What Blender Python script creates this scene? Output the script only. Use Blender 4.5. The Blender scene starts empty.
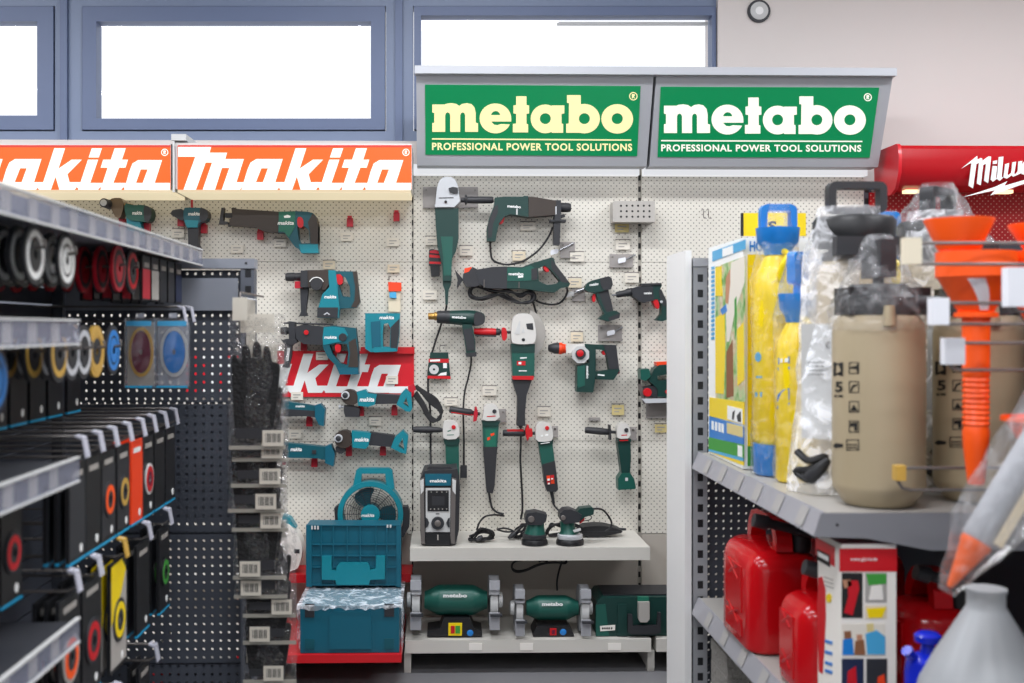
import bpy, bmesh, math, random
from mathutils import Vector, Matrix
R = random.Random(7)
SC = bpy.context.scene
COL = SC.collection
# ------------------------------------------------------------------ camera
FPX, YAW, CH = 1140.0, math.radians(1.3), 1.40
CX, CY = 440.0 + FPX*math.tan(YAW), 328.0
CAM = Vector((0, 0, CH))
FW = Vector((math.sin(YAW), math.cos(YAW), 0)); RT = Vector((math.cos(YAW), -math.sin(YAW), 0)); UP = Vector((0, 0, 1))
def ray(px, py): return FW + RT*((px-CX)/FPX) - UP*((py-CY)/FPX)
class Pl:
    """a plane in the room; at(px, py) is where that line of sight meets it"""
    def __init__(s, o, n):
        s.o = Vector(o); s.n = Vector(n).normalized()
    def at(s, px, py, d=0.0):
        r = ray(px, py); t = (s.o-CAM).dot(s.n)/r.dot(s.n)
        return CAM + r*t + s.n*d
class Cyl:
    """an upright round surface, for print that wraps a bottle"""
    def __init__(s, cx, cy, r): s.cx, s.cy, s.r = cx, cy, r; s.n = Vector((0, -1, 0))
    def mp(s, px, py, d):
        r = ray(px, py); ox, oy = CAM.x-s.cx, CAM.y-s.cy; R_ = s.r-d
        a = r.x*r.x+r.y*r.y; b = 2*(ox*r.x+oy*r.y); c = ox*ox+oy*oy-R_*R_; q = b*b-4*a*c
        t = (-b-math.sqrt(max(q, 0)))/(2*a)
        return CAM+r*t
    def at(s, px, py, d=0): return s.mp(px, py, -d)
def front(Y): return Pl((0, Y, 0), (0, -1, 0))
def P(px, py, Y): return front(Y).at(px, py)
def PX(px, X, py=328): return Pl((X, 0, 0), (-1, 0, 0)).at(px, py)
def crop(x0, y0, sc): return lambda *p: [(x0+p[i]/sc, y0+p[i+1]/sc) for i in range(0, len(p), 2)]
# ------------------------------------------------------------------ materials
def lin(c):
    return tuple((v/12.92 if v <= .04045 else ((v+.055)/1.055)**2.4) for v in c)
def hexc(h): return lin([int(h[i:i+2], 16)/255 for i in (0, 2, 4)])
M = {}
def mat(name, h, rough=.45, metal=0, emit=0, alpha=1, trans=0, spec=.5, bump=0, bscale=60, var=0):
    m = bpy.data.materials.new(name); m.use_nodes = True
    nt = m.node_tree; b = nt.nodes['Principled BSDF']; c = hexc(h)
    b.inputs['Base Color'].default_value = (*c, 1); b.inputs['Roughness'].default_value = rough
    b.inputs['Metallic'].default_value = metal; b.inputs['Alpha'].default_value = alpha
    b.inputs['Transmission Weight'].default_value = trans
    b.inputs['Specular IOR Level'].default_value = spec
    if emit:
        b.inputs['Base Color'].default_value = (*[v*.3 for v in c], 1)
        b.inputs['Emission Color'].default_value = (*c, 1); b.inputs['Emission Strength'].default_value = emit
    if bump or var:
        tc = nt.nodes.new('ShaderNodeTexCoord'); nz = nt.nodes.new('ShaderNodeTexNoise')
        nz.inputs['Scale'].default_value = bscale; nz.inputs['Detail'].default_value = 3
        nt.links.new(tc.outputs['Object'], nz.inputs['Vector'])
        if bump:
            bp = nt.nodes.new('ShaderNodeBump'); bp.inputs['Strength'].default_value = bump; bp.inputs['Distance'].default_value = .01
            nt.links.new(nz.outputs['Fac'], bp.inputs['Height']); nt.links.new(bp.outputs['Normal'], b.inputs['Normal'])
        if var:
            rp = nt.nodes.new('ShaderNodeMix'); rp.data_type = 'RGBA'
            rp.inputs[6].default_value = (*[v*(1-var) for v in c], 1); rp.inputs[7].default_value = (*[min(1, v*(1+var)) for v in c], 1)
            nt.links.new(nz.outputs['Fac'], rp.inputs[0]); nt.links.new(rp.outputs[2], b.inputs['Base Color'])
    M[name] = m
    return m
def math_node(nt, op, a, b=None, c=None):
    n = nt.nodes.new('ShaderNodeMath'); n.operation = op
    for i, v in enumerate((a, b, c)):
        if v is None: continue
        if isinstance(v, (int, float)): n.inputs[i].default_value = v
        else: nt.links.new(v, n.inputs[i])
    return n.outputs[0]
def hole_mask(nt, pitch, rad, stagger, vert='Z', hor='X'):
    tc = nt.nodes.new('ShaderNodeTexCoord'); sp = nt.nodes.new('ShaderNodeSeparateXYZ')
    nt.links.new(tc.outputs['Object'], sp.inputs[0])
    def lattice(off):
        d = []
        for ax in (hor, vert):
            v = math_node(nt, 'MULTIPLY_ADD', sp.outputs[ax], 1/pitch, 400.0+off)
            v = math_node(nt, 'SUBTRACT', math_node(nt, 'FRACT', v), .5)
            d.append(math_node(nt, 'MULTIPLY', v, v))
        return math_node(nt, 'LESS_THAN', math_node(nt, 'ADD', *d), (rad/pitch)**2)
    m = lattice(0)
    return math_node(nt, 'MAXIMUM', m, lattice(.5)) if stagger else m
def peg(name, h, hole, pitch=.025, rad=.0032, stagger=True, see=False, rough=.5, hor='X'):
    m = mat(name, h, rough); nt = m.node_tree; b = nt.nodes['Principled BSDF']
    k = hole_mask(nt, pitch, rad, stagger, hor=hor)
    if see:
        t = nt.nodes.new('ShaderNodeBsdfTransparent'); x = nt.nodes.new('ShaderNodeMixShader')
        nt.links.new(k, x.inputs[0]); nt.links.new(b.outputs[0], x.inputs[1]); nt.links.new(t.outputs[0], x.inputs[2])
        nt.links.new(x.outputs[0], nt.nodes['Material Output'].inputs[0])
    else:
        x = nt.nodes.new('ShaderNodeMix'); x.data_type = 'RGBA'
        x.inputs[6].default_value = (*hexc(h), 1); x.inputs[7].default_value = (*hexc(hole), 1)
        nt.links.new(k, x.inputs[0]); nt.links.new(x.outputs[2], b.inputs['Base Color'])
    return m
def film(name, tint='ffffff', haze=.2, rough=.16, bump=.6, bscale=35, hz='f4f6fa', gl=.45):
    """crinkled clear plastic: mostly see-through, hazy and shiny on its folds"""
    m = bpy.data.materials.new(name); m.use_nodes = True; nt = m.node_tree; N = nt.nodes; L = nt.links
    N.remove(N['Principled BSDF'])
    tc = N.new('ShaderNodeTexCoord'); nz = N.new('ShaderNodeTexNoise'); nz.inputs['Scale'].default_value = bscale
    nz.inputs['Detail'].default_value = 4; nz.inputs['Distortion'].default_value = 1.5; L.new(tc.outputs['Object'], nz.inputs['Vector'])
    bp = N.new('ShaderNodeBump'); bp.inputs['Strength'].default_value = bump; bp.inputs['Distance'].default_value = .02; L.new(nz.outputs['Fac'], bp.inputs['Height'])
    t = N.new('ShaderNodeBsdfTransparent'); t.inputs[0].default_value = (*hexc(tint), 1)
    d0 = N.new('ShaderNodeBsdfDiffuse'); d0.inputs[0].default_value = (*hexc(hz), 1)
    d1 = N.new('ShaderNodeBsdfTranslucent'); d1.inputs[0].default_value = (*hexc(hz), 1); d = N.new('ShaderNodeAddShader'); L.new(d0.outputs[0], d.inputs[0]); L.new(d1.outputs[0], d.inputs[1])
    g = N.new('ShaderNodeBsdfGlossy'); g.inputs['Roughness'].default_value = rough
    L.new(bp.outputs[0], g.inputs['Normal'])
    rp = N.new('ShaderNodeMapRange'); rp.inputs[1].default_value = .48; rp.inputs[2].default_value = .72; rp.inputs[3].default_value = haze*.5; rp.inputs[4].default_value = min(1, haze*2.6)
    L.new(nz.outputs['Fac'], rp.inputs[0])
    x1 = N.new('ShaderNodeMixShader'); L.new(rp.outputs[0], x1.inputs[0]); L.new(t.outputs[0], x1.inputs[1]); L.new(d.outputs[0], x1.inputs[2])
    lw = N.new('ShaderNodeFresnel'); lw.inputs[0].default_value = 1.5; L.new(bp.outputs[0], lw.inputs['Normal'])
    x2 = N.new('ShaderNodeMixShader'); L.new(math_node(nt, 'MULTIPLY', lw.outputs[0], gl), x2.inputs[0]); L.new(x1.outputs[0], x2.inputs[1]); L.new(g.outputs[0], x2.inputs[2])
    L.new(x2.outputs[0], N['Material Output'].inputs[0]); M[name] = m
    return m
# ------------------------------------------------------------------ mesh building
def chaikin(p, n):
    for _ in range(n):
        q = []
        for i in range(len(p)):
            a, b = p[i], p[(i+1) % len(p)]
            q += [tuple(a[k]*.75+b[k]*.25 for k in range(2)), tuple(a[k]*.25+b[k]*.75 for k in range(2))]
        p = q
    return p
def fill2d(loops):
    """flat triangulated fill of 2D loops (even-odd, so inner loops are holes)"""
    cu = bpy.data.curves.new('tmp', 'CURVE'); cu.dimensions = '2D'; cu.fill_mode = 'BOTH'
    for lp in loops:
        s = cu.splines.new('POLY'); s.points.add(len(lp)-1); s.use_cyclic_u = True
        for i, p in enumerate(lp): s.points[i].co = (p[0], p[1], 0, 1)
    o = bpy.data.objects.new('tmp', cu); me = bpy.data.meshes.new_from_object(o)
    v = [(x.co.x, x.co.y) for x in me.vertices]; f = [tuple(p.vertices) for p in me.polygons]
    bpy.data.objects.remove(o); bpy.data.curves.remove(cu); bpy.data.meshes.remove(me)
    return v, f
_txt = {}
def text2d(s, bold=.012, shear=0, space=1.0):
    k = (s, bold, shear, space)
    if k not in _txt:
        cu = bpy.data.curves.new('tmp', 'FONT'); cu.body = s; cu.size = 1; cu.offset = bold; cu.shear = shear; cu.space_character = space
        cu.resolution_u = 3; cu.fill_mode = 'FRONT'
        o = bpy.data.objects.new('tmp', cu); me = bpy.data.meshes.new_from_object(o)
        v = [(x.co.x, x.co.y) for x in me.vertices]; f = [tuple(p.vertices) for p in me.polygons]
        bpy.data.objects.remove(o); bpy.data.curves.remove(cu); bpy.data.meshes.remove(me)
        x0 = min(a for a, b in v); x1 = max(a for a, b in v); y0 = min(b for a, b in v); y1 = max(b for a, b in v)
        _txt[k] = ([((a-x0)/(x1-x0), (b-y0)/(y1-y0)) for a, b in v], f)
    return _txt[k]
def link(name, me, mt, loc=(0, 0, 0), par=None):
    o = bpy.data.objects.new(name, me); COL.objects.link(o); o.location = loc; o.parent = par
    if mt is not None: me.materials.append(M[mt] if isinstance(mt, str) else mt)
    return o
def finish(bm, name, ang=.7):
    bmesh.ops.recalc_face_normals(bm, faces=bm.faces[:])
    me = bpy.data.meshes.new(name); bm.to_mesh(me); bm.free()
    for p in me.polygons: p.use_smooth = True
    me.set_sharp_from_angle(angle=ang)
    return me
def bev_edges(bm, w, seg=2, ang=.6):
    if w <= 0: return
    es = [e for e in bm.edges if len(e.link_faces) == 2 and e.calc_face_angle(0) > ang]
    if es: bmesh.ops.bevel(bm, geom=es, offset=w, segments=seg, profile=.5, affect='EDGES', clamp_overlap=True)
def curve_pts(pts, n=6):
    """Catmull-Rom through 3D points"""
    p = [Vector(q) for q in pts]; p = [2*p[0]-p[1]] + p + [2*p[-1]-p[-2]]; out = []
    for i in range(1, len(p)-2):
        for k in range(n):
            t = k/n; a, b, c, d = p[i-1:i+3]
            out.append(.5*((2*b)+(c-a)*t+(2*a-5*b+4*c-d)*t*t+(3*b-a-3*c+d)*t*t*t))
    out.append(p[-2]); return out
def add_tube(bm, pts, r, seg=8, cap=True):
    pts = [Vector(p) for p in pts]; rings = []; up = Vector((.3, .5, .8))
    for i, p in enumerate(pts):
        d = (pts[min(i+1, len(pts)-1)]-pts[max(i-1, 0)]).normalized()
        a = d.cross(up)
        if a.length < 1e-3: a = d.cross(Vector((1, 0, 0)))
        a.normalize(); b = d.cross(a); up = b.cross(d) if False else up
        rr = r[i] if isinstance(r, (list, tuple)) else r
        rings.append([bm.verts.new(p+(a*math.cos(t)+b*math.sin(t))*rr) for t in [2*math.pi*k/seg for k in range(seg)]])
    for i in range(len(rings)-1):
        for k in range(seg):
            bm.faces.new((rings[i][k], rings[i][(k+1) % seg], rings[i+1][(k+1) % seg], rings[i+1][k]))
    if cap: bm.faces.new(rings[0][::-1]); bm.faces.new(rings[-1])
def add_lathe(bm, A, B, prof, seg=24, flat=1.0, flataxis=None):
    """rings of radius r at fraction t from A to B; flat squeezes along one axis"""
    A, B = Vector(A), Vector(B); d = (B-A).normalized()
    a = d.cross(Vector((0, 1, 0)) if abs(d.y) < .9 else Vector((0, 0, 1))).normalized(); b = d.cross(a).normalized(); rings = []
    for t, r in prof:
        c = A+(B-A)*t; ring = []
        for k in range(seg):
            w = a*math.cos(2*math.pi*k/seg)*r + b*math.sin(2*math.pi*k/seg)*r
            if flataxis is not None: w[flataxis] *= flat
            ring.append(bm.verts.new(c+w))
        rings.append(ring)
    for i in range(len(rings)-1):
        for k in range(seg):
            bm.faces.new((rings[i][k], rings[i][(k+1) % seg], rings[i+1][(k+1) % seg], rings[i+1][k]))
    bm.faces.new(rings[0][::-1]); bm.faces.new(rings[-1])
def add_box(bm, x0, x1, y0, y1, z0, z1):
    v = [bm.verts.new((x, y, z)) for x in (x0, x1) for y in (y0, y1) for z in (z0, z1)]
    for f in ((0, 1, 3, 2), (4, 6, 7, 5), (0, 4, 5, 1), (2, 3, 7, 6), (0, 2, 6, 4), (1, 5, 7, 3)): bm.faces.new([v[i] for i in f])
def add_prism(bm, loops, mp, f, b):
    """loops in picture units; mp(x, y, depth) -> point; from depth f (front) to b (back)"""
    if len(loops) == 1:
        lp = loops[0]; n = len(lp)
        A = [bm.verts.new(mp(x, y, f)) for x, y in lp]; B = [bm.verts.new(mp(x, y, b)) for x, y in lp]
        bm.faces.new(A); bm.faces.new(B[::-1])
        for i in range(n): bm.faces.new((A[i], B[i], B[(i+1) % n], A[(i+1) % n]))
        return
    v, fs = fill2d(loops)
    A = [bm.verts.new(mp(x, y, f)) for x, y in v]; B = [bm.verts.new(mp(x, y, b)) for x, y in v]
    cnt = {}
    for t in fs:
        for i in range(len(t)):
            e = (t[i], t[(i+1) % len(t)]); cnt[e] = 1
    for t in fs:
        bm.faces.new([A[i] for i in t]); bm.faces.new([B[i] for i in t][::-1])
    for (i, j) in cnt:
        if (j, i) not in cnt: bm.faces.new((A[i], B[i], B[j], A[j]))
class Thing:
    def __init__(s, name, label, cat, loc, group=None, kind=None, Y=None, pl=None):
        """loc: a point, or (px, py) with Y"""
        s.Y = Y
        s.pl = pl or (front(Y) if Y is not None else None)
        s.loc = s.pl.at(*loc) if len(loc) == 2 else Vector(loc)
        o = s.root = bpy.data.objects.new(name, None); COL.objects.link(o); o.location = s.loc; o.empty_display_size = .05
        if label: o['label'] = label
        if cat: o['category'] = cat
        if group: o['group'] = group
        if kind: o['kind'] = kind
        s.s = FPX/Y if Y is not None else 1.0
    def put(s, part, mt, bm, par=None, ang=.7):
        bmesh.ops.translate(bm, verts=bm.verts[:], vec=-s.loc)
        return link(part, finish(bm, part, ang), mt, par=par or s.root)
    def mp(s, pl=None):
        pl = pl or s.pl
        if hasattr(pl, 'mp'): return pl.mp
        return lambda x, y, d: pl.at(x, y)-pl.n*d
    def prof(s, part, mt, pts, f=-.03, b=.03, bev=.006, sm=0, par=None, holes=(), pl=None, seg=2):
        loops = [chaikin(pts, sm)] + [chaikin(h, sm) for h in holes]
        bm = bmesh.new(); add_prism(bm, loops, s.mp(pl), f, b)
        if bev: bev_edges(bm, bev, seg)
        return s.put(part, mt, bm, par)
    def profs(s, part, mt, polys, f, b, par=None, pl=None):
        """several separate flat pieces of one part (the letters of a word); each a list of loops"""
        bm = bmesh.new()
        for i, loops in enumerate(polys): add_prism(bm, loops, s.mp(pl), f-i*4e-5, b)
        return s.put(part, mt, bm, par)
    def each(s, part, mt, polys, f, b, par=None, pl=None):
        for p in polys: s.profs(part, mt, [p], f, b, par, pl)
    def rod(s, part, mt, a, b, prof, par=None, seg=20, d=0.0, flat=1.0):
        """round body from picture point a to b (optional third value: depth); radii in pixels"""
        A = s.pl.at(a[0], a[1])-s.pl.n*(a[2] if len(a) > 2 else d); B = s.pl.at(b[0], b[1])-s.pl.n*(b[2] if len(b) > 2 else d)
        if not isinstance(prof, (list, tuple)): prof = [(0, prof), (1, prof)]
        bm = bmesh.new(); add_lathe(bm, A, B, [(t, r/s.s) for t, r in prof], seg, flat, 1 if flat != 1 else None)
        return s.put(part, mt, bm, par)
    def disc(s, part, mt, c, r, f, b, par=None, seg=24, bev=.0015):
        A = s.pl.at(*c)-s.pl.n*f; B = s.pl.at(*c)-s.pl.n*b
        bm = bmesh.new(); add_lathe(bm, A, B, [(0, r/s.s-bev), (min(.3, bev/abs(b-f)), r/s.s), (1, r/s.s)], seg)
        return s.put(part, mt, bm, par)
    def cable(s, part, mt, pts, r=.004, par=None, n=6):
        w = [s.pl.at(p[0], p[1])-s.pl.n*(p[2] if len(p) > 2 else .042) for p in pts]
        bm = bmesh.new(); add_tube(bm, curve_pts(w, n), r)
        return s.put(part, mt, bm, par)
    def text(s, part, mt, st, x0, y0, x1, y1, d, par=None, pl=None, bold=.012, shear=0, rot=0, space=1.0):
        """lettering printed on a face, fitted to a picture box (rot: quarter turns; slope: py change along it)"""
        v, fs = text2d(st, bold, shear, space); m = s.mp(pl); bm = bmesh.new(); vs = []
        for u, w in v:
            if rot == 1: px, py = x0+(x1-x0)*w*1.0, y1+(y0-y1)*u; px = x1-(x1-x0)*w
            elif rot == -1: px, py = x0+(x1-x0)*w, y0+(y1-y0)*u
            elif isinstance(rot, tuple): px, py = x0+(x1-x0)*u+rot[1]*w, y1+(y0-y1)*w+rot[0]*u
            else: px, py = x0+(x1-x0)*u, y1+(y0-y1)*w
            vs.append(bm.verts.new(m(px, py, d)))
        for f in fs:
            try: bm.faces.new([vs[i] for i in f])
            except ValueError: pass
        return s.put(part, mt, bm, par)
    def box(s, part, mt, x0, x1, y0, y1, z0, z1, bev=.003, par=None, seg=2):
        bm = bmesh.new(); add_box(bm, x0, x1, y0, y1, z0, z1); bev_edges(bm, bev, seg)
        return s.put(part, mt, bm, par)
    def lathe(s, part, mt, A, B, prof, par=None, seg=28, flat=1, fa=None, ang=.7):
        bm = bmesh.new(); add_lathe(bm, A, B, prof, seg, flat, fa)
        return s.put(part, mt, bm, par, ang)
    def tube(s, part, mt, pts, r, par=None, smooth=0, seg=8):
        bm = bmesh.new(); add_tube(bm, curve_pts(pts, smooth) if smooth else pts, r, seg)
        return s.put(part, mt, bm, par)
def solo(T, o):
    """a thing that is one mesh: the mesh itself becomes the top-level object"""
    r = T.root; nm = r.name; props = {k: r[k] for k in ('label', 'category', 'group', 'kind') if k in r}
    o.parent = None; o.location = T.loc; bpy.data.objects.remove(r); o.name = nm
    for k, v in props.items(): o[k] = v
    return o
def copy_tree(o, par=None):
    c = o.copy(); COL.objects.link(c)
    if par is not None: c.parent = par
    for ch in list(o.children): copy_tree(ch, c)
    return c
def rect(x0, y0, x1, y1): return [(x0, y0), (x1, y0), (x1, y1), (x0, y1)]
def ell(cx, cy, rx, ry=None, n=28, a0=0, a1=360):
    ry = ry or rx; k = n if a1-a0 >= 360 else n+1
    return [(cx+rx*math.cos(math.radians(a0+(a1-a0)*i/n)), cy+ry*math.sin(math.radians(a0+(a1-a0)*i/n))) for i in range(k)]

def rrect(x0, y0, x1, y1, r, n=4):
    p = []
    for cx, cy, a in ((x1-r, y1-r, 0), (x0+r, y1-r, 90), (x0+r, y0+r, 180), (x1-r, y0+r, 270)):
        p += [(cx+r*math.cos(math.radians(a+90*i/n)), cy+r*math.sin(math.radians(a+90*i/n))) for i in range(n+1)]
    return p
# ------------------------------------------------------------------ palette
for a in [('white_paint','f0f0ef',.5),('grey_paint','a9abb0',.45),('shelf_paint','cfccc4',.42),('bay_back','b3aca2',.55),('dark_grey','3f434c',.5),('rail_grey','8d929c',.4),
          ('black','17181b',.42),('black_rubber','1d1d20',.6),('soft_black','2b2c30',.5),('charcoal','2a2c31',.5),('teal','087f8e',.38),('teal_dark','05525f',.42),('teal_case','045b70',.42),
          ('green','14554a',.4),('green_dark','0b3732',.42),('green_hi','176a55',.4),('red','c8101c',.4),('red_hook','b8142a',.42),('red_can','c00a14',.17),('orange','ff5a10',.4),('red_orange','f04418',.4),
          ('silver','c3c6ca',.3),('light_grey','c9cac9',.45),('cream','e6dcc4',.6),('card','e3ddd0',.7),('card_warm','e0d2b8',.7),('card_yellow','d9c88a',.7),('tag_white','eceef4',.5),('tag_grey','a8a49e',.6),
          ('yellow','f7d800',.35),('blue','1f7fd0',.3),('blue_deep','1226b8',.25),('beige_tank','b0a184',.38),('brown_grip','382f29',.5),('paper_white','eeeae2',.6),('ink','151515',.6),
          ('print_white','f2f4f2',.5),('gold','c9a14a',.35),('maroon','6a1030',.3),('sky_print','4aa8d8',.4),('leaf_print','3f9a3a',.5),('skin_print','c08a6a',.6),('brown_box','8a5a3a',.7),('cast_white','d4d2cd',.4),('shelf_dark','2e3036',.5),('nozzle_orange','e8601c',.45),('cap_grey','b2b5bb',.4),('tin','b4b0aa',.45),('navy','1c2746',.4),('cyan_strip','189ac8',.4)]:
    mat(*a)
mat('steel','9a9ca0',.35,metal=.8); mat('zinc','77726f',.4,metal=.5); mat('brass','b08a4a',.35,metal=.8); mat('chrome','d8d8d8',.15,metal=1); mat('bronze_metal','6a5a48',.35,metal=.6)
mat('wall_white','d9d2ce',.7,var=.015,bscale=3); mat('ceiling_white','e4e4e2',.8); mat('floor_grey','77777a',.5,var=.08,bscale=5)
mat('frame_blue','76849f',.45); mat('frame_blue_dark','62708f',.5)
mat('lit_orange','ff5e00',.4,emit=.95); mat('lit_white','fff8ec',.4,emit=.95); mat('lit_cream','f3e4c0',.5,emit=.75); mat('lit_falloff','f6402a',.4,emit=.5)
mat('lit_green','008f55',.35,emit=.62); mat('lit_cream_green','fff0b4',.4,emit=.85); mat('lit_white_green','fdf8ec',.4,emit=.85); mat('lit_strip','f4f6fa',.4,emit=.72); mat('warm_led','ffe0b0',.4,emit=1.5)
mat('poster_red','d81024',.45); mat('milwaukee_red','b00a16',.25); mat('milwaukee_side','d01c28',.3)
mat('clear_acrylic','c8ccd8',.15,alpha=.42); mat('clear_rail','9a9eb2',.2,alpha=.36); mat('grey_acrylic','b3aeab',.3,alpha=.62)
mat('translucent_white','a6a9ac',.35,alpha=.9)
peg('peg_cream','dedacf','6a665e',rad=.0027); peg('peg_dark','474c56','10141c',pitch=.025,rad=.0046,stagger=False,see=True); peg('peg_red','c01018','e8b0a0',rad=.003)
peg('peg_grey_hook','9c9890','26221f',pitch=.025,rad=.0055,stagger=False)
film('film',haze=.065,bump=.5,bscale=26,gl=.35); film('film_thick',haze=.32,bump=.6,bscale=18,gl=.3); film('film_bag',haze=.012,bump=.9,bscale=45,gl=.4,rough=.08); film('clamshell',haze=.05,bump=.15,bscale=12,rough=.05,gl=.8)
film('window_glass',haze=0.0,bump=0,rough=.02)
# slotted uprights: dark slots every 50 mm
def slots(name, h, hole, w=.004, offx=0.0, duty=.5, pitch=.05):
    m = mat(name, h, .45); nt = m.node_tree; b = nt.nodes['Principled BSDF']
    tc = nt.nodes.new('ShaderNodeTexCoord'); sp = nt.nodes.new('ShaderNodeSeparateXYZ'); nt.links.new(tc.outputs['Object'], sp.inputs[0])
    k = math_node(nt, 'LESS_THAN', math_node(nt, 'FRACT', math_node(nt, 'MULTIPLY_ADD', sp.outputs['Z'], 1/pitch, 100)), duty)
    k = math_node(nt, 'MULTIPLY', k, math_node(nt, 'LESS_THAN', math_node(nt, 'ABSOLUTE', math_node(nt, 'SUBTRACT', sp.outputs['X'], offx)), w))
    x = nt.nodes.new('ShaderNodeMix'); x.data_type = 'RGBA'; x.inputs[6].default_value = (*hexc(h), 1); x.inputs[7].default_value = (*hexc(hole), 1)
    nt.links.new(k, x.inputs[0]); nt.links.new(x.outputs[2], b.inputs['Base Color'])
slots('slot_light', 'bdb9b0', '1c1b1b', w=.0055); slots('slot_grey', '9a9ca0', '17181c', w=.009); slots('slot_dark', '5a5f69', '101218', w=.009)
# ------------------------------------------------------------------ camera, sky, lamps
cd = bpy.data.cameras.new('camera'); cam = bpy.data.objects.new('camera', cd); COL.objects.link(cam); SC.camera = cam
cam.location = CAM; cam.rotation_euler = (math.radians(90), 0, -YAW)
cd.sensor_fit = 'HORIZONTAL'; cd.sensor_width = 36; cd.lens = FPX*36/1024
cd.shift_x = (512-CX)/1024; cd.shift_y = (CY-341.5)/1024
cd.dof.use_dof = True; cd.dof.focus_distance = 4.95; cd.dof.aperture_fstop = 3.0; cd.clip_end = 100
SC.view_settings.view_transform = 'Standard'; SC.view_settings.look = 'None'; SC.view_settings.gamma = 1; SC.view_settings.use_curve_mapping = False
SC.view_settings.exposure = 0.06
SC.cycles.transparent_max_bounces = 24; SC.cycles.max_bounces = 8
try: SC.cycles.use_denoising = True
except Exception: pass
w = bpy.data.worlds.new('sky'); SC.world = w; w.use_nodes = True
bg = w.node_tree.nodes['Background']; bg.inputs[0].default_value = (*hexc('f6f9ff'), 1); bg.inputs[1].default_value = 1.18
def lamp(name, x, y, z, sx, sy, e, col='f8faff', rot=(0, 0, 0)):
    d = bpy.data.lights.new(name, 'AREA'); d.shape = 'RECTANGLE'; d.size = sx; d.size_y = sy; d.energy = e; d.color = hexc(col)
    o = bpy.data.objects.new(name, d); COL.objects.link(o); o.location = (x, y, z); o.rotation_euler = rot
for i, y in enumerate((3.6, 1.6, -.6)):
    for x in (-2.6, 0, 2.6): lamp('ceiling_lamp', x, y, 3.22, 1.4, .3, 43)
# ------------------------------------------------------------------ room
def struct(name, bm, mt, loc=(0, 0, 0)):
    o = link(name, finish(bm, name), mt, loc); o['kind'] = 'structure'; return o
def boxes(*bs):
    bm = bmesh.new()
    for b in bs: add_box(bm, *b)
    return bm
WY = 5.15
zt, zb = P(400, -16, WY).z, P(400, 141, WY).z
xr = P(718, 60, WY).x
struct('floor', boxes((-5, 5, -4, 5.5, -.1, 0)), 'floor_grey')
struct('ceiling', boxes((-5, 5, -4, 5.5, 3.3, 3.4)), 'ceiling_white')
struct('wall_back', boxes((-5, xr, WY, WY+.25, 0, zb), (-5, xr, WY, WY+.25, zt, 3.3), (xr, 5, WY, WY+.25, 0, 3.3)), 'wall_white')
struct('wall_front', boxes((-5, 5, -4.1, -4, 0, 1.2), (-5, 5, -4.1, -4, 2.6, 3.3)), 'wall_white'); struct('wall_right', boxes((5, 5.1, -4, 5.5, 0, 3.3)), 'wall_white'); struct('wall_left', boxes((-5.1, -5, -4, 5.5, 0, 3.3)), 'wall_white')
struct('trim_1', boxes((-5, xr, WY+.02, WY+.14, zt-.002, zt+.09)), 'frame_blue')
def window(n, a, b, s0, s1, p0, p1, sy=(6, 131), py=(22, 119)):
    pl = front(WY+.03)
    T = Thing('window_%d' % n, None, None, pl.at(a, 141), kind='structure', pl=pl); T.Y = WY; T.s = FPX/WY
    T.prof('window_frame', 'frame_blue', rect(a, -16, b, 141), 0, .1, bev=.004, holes=[rect(s0, sy[0], s1, sy[1])])
    T.prof('window_sash', 'frame_blue_dark', rect(s0+1, sy[0]+1, s1-1, sy[1]-1), -.012, .07, bev=.006, holes=[rect(p0, py[0], p1, py[1])])
    T.prof('window_pane', 'window_glass', rect(p0-1, py[0]-1, p1+1, py[1]+1), .03, .036, bev=0)
    return T
window(1, -240, 61, -230, 55, -220, 38, py=(22, 116)); window(2, 68.5, 395, 82, 386, 97, 371)
w3 = window(3, 403, 718, 413, 716.5, 421, 711.5, py=(16, 119))
w3.prof('window_blind', 'light_grey', rect(423, 19.5, 710, 23), .04, .05, bev=0)
struct('trim_2', boxes((P(61, 60, WY+.03).x+.001, P(68.5, 60, WY+.03).x-.001, WY+.01, WY+.14, zb, zt-.003)), 'frame_blue_dark')
struct('trim_3', boxes((P(395, 60, WY+.03).x+.001, P(403, 60, WY+.03).x-.001, WY+.01, WY+.14, zb, zt-.003)), 'frame_blue_dark')
# round wall speaker
T = Thing('wall_speaker', 'small round white speaker with dark ring, high on the white wall', 'speaker', (758.5, 11.5), Y=WY)
T.disc('ring', 'charcoal', (758.5, 11.5), 11.5, -.012, -.001); T.disc('face', 'light_grey', (758.5, 11.5), 9, -.016, -.012); T.disc('centre_grille', 'white_paint', (758.5, 11.5), 4, -.018, -.016)
# ------------------------------------------------------------------ wall shelving bays
def X5(px, Y=5.0): return P(px, 328, Y).x
def Zp(py, Y=5.0, px=520): return P(px, py, Y).z
UW = 1.0
def bay(pxl, label, panel='peg_cream', top=2.10, bottom=None, back='bay_back', group='wall shelving bays', upr='slot_light'):
    x = X5(pxl); T = Thing('shelving_bay', label, 'shelving', (x, 5.0, 0))
    zs = [top, Zp(262), Zp(352), Zp(441), Zp(534)]
    for i in range(4):
        T.box('pegboard_panel', panel, x+.007, x+UW-.007, 5.0, 5.012, zs[i+1]+.0008, zs[i]-.0008, bev=.0015)
    T.box('back_panel', back, x+.007, x+UW-.007, 5.0, 5.012, .05, zs[4]-.002, bev=.001)
    T.box('upright', upr, x-.02, x+.02, 5.013, 5.07, 0, top+.02, bev=.001)
    return T, x
B0, _ = bay(-44, 'cream pegboard bay under the cut-off orange sign at the left edge')
B1, xm = bay(184, 'cream pegboard bay with red shelves under the orange sign beside the grey signs')
B2, xa = bay(412, 'cream pegboard bay with white shelf under the left green sign')
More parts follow.
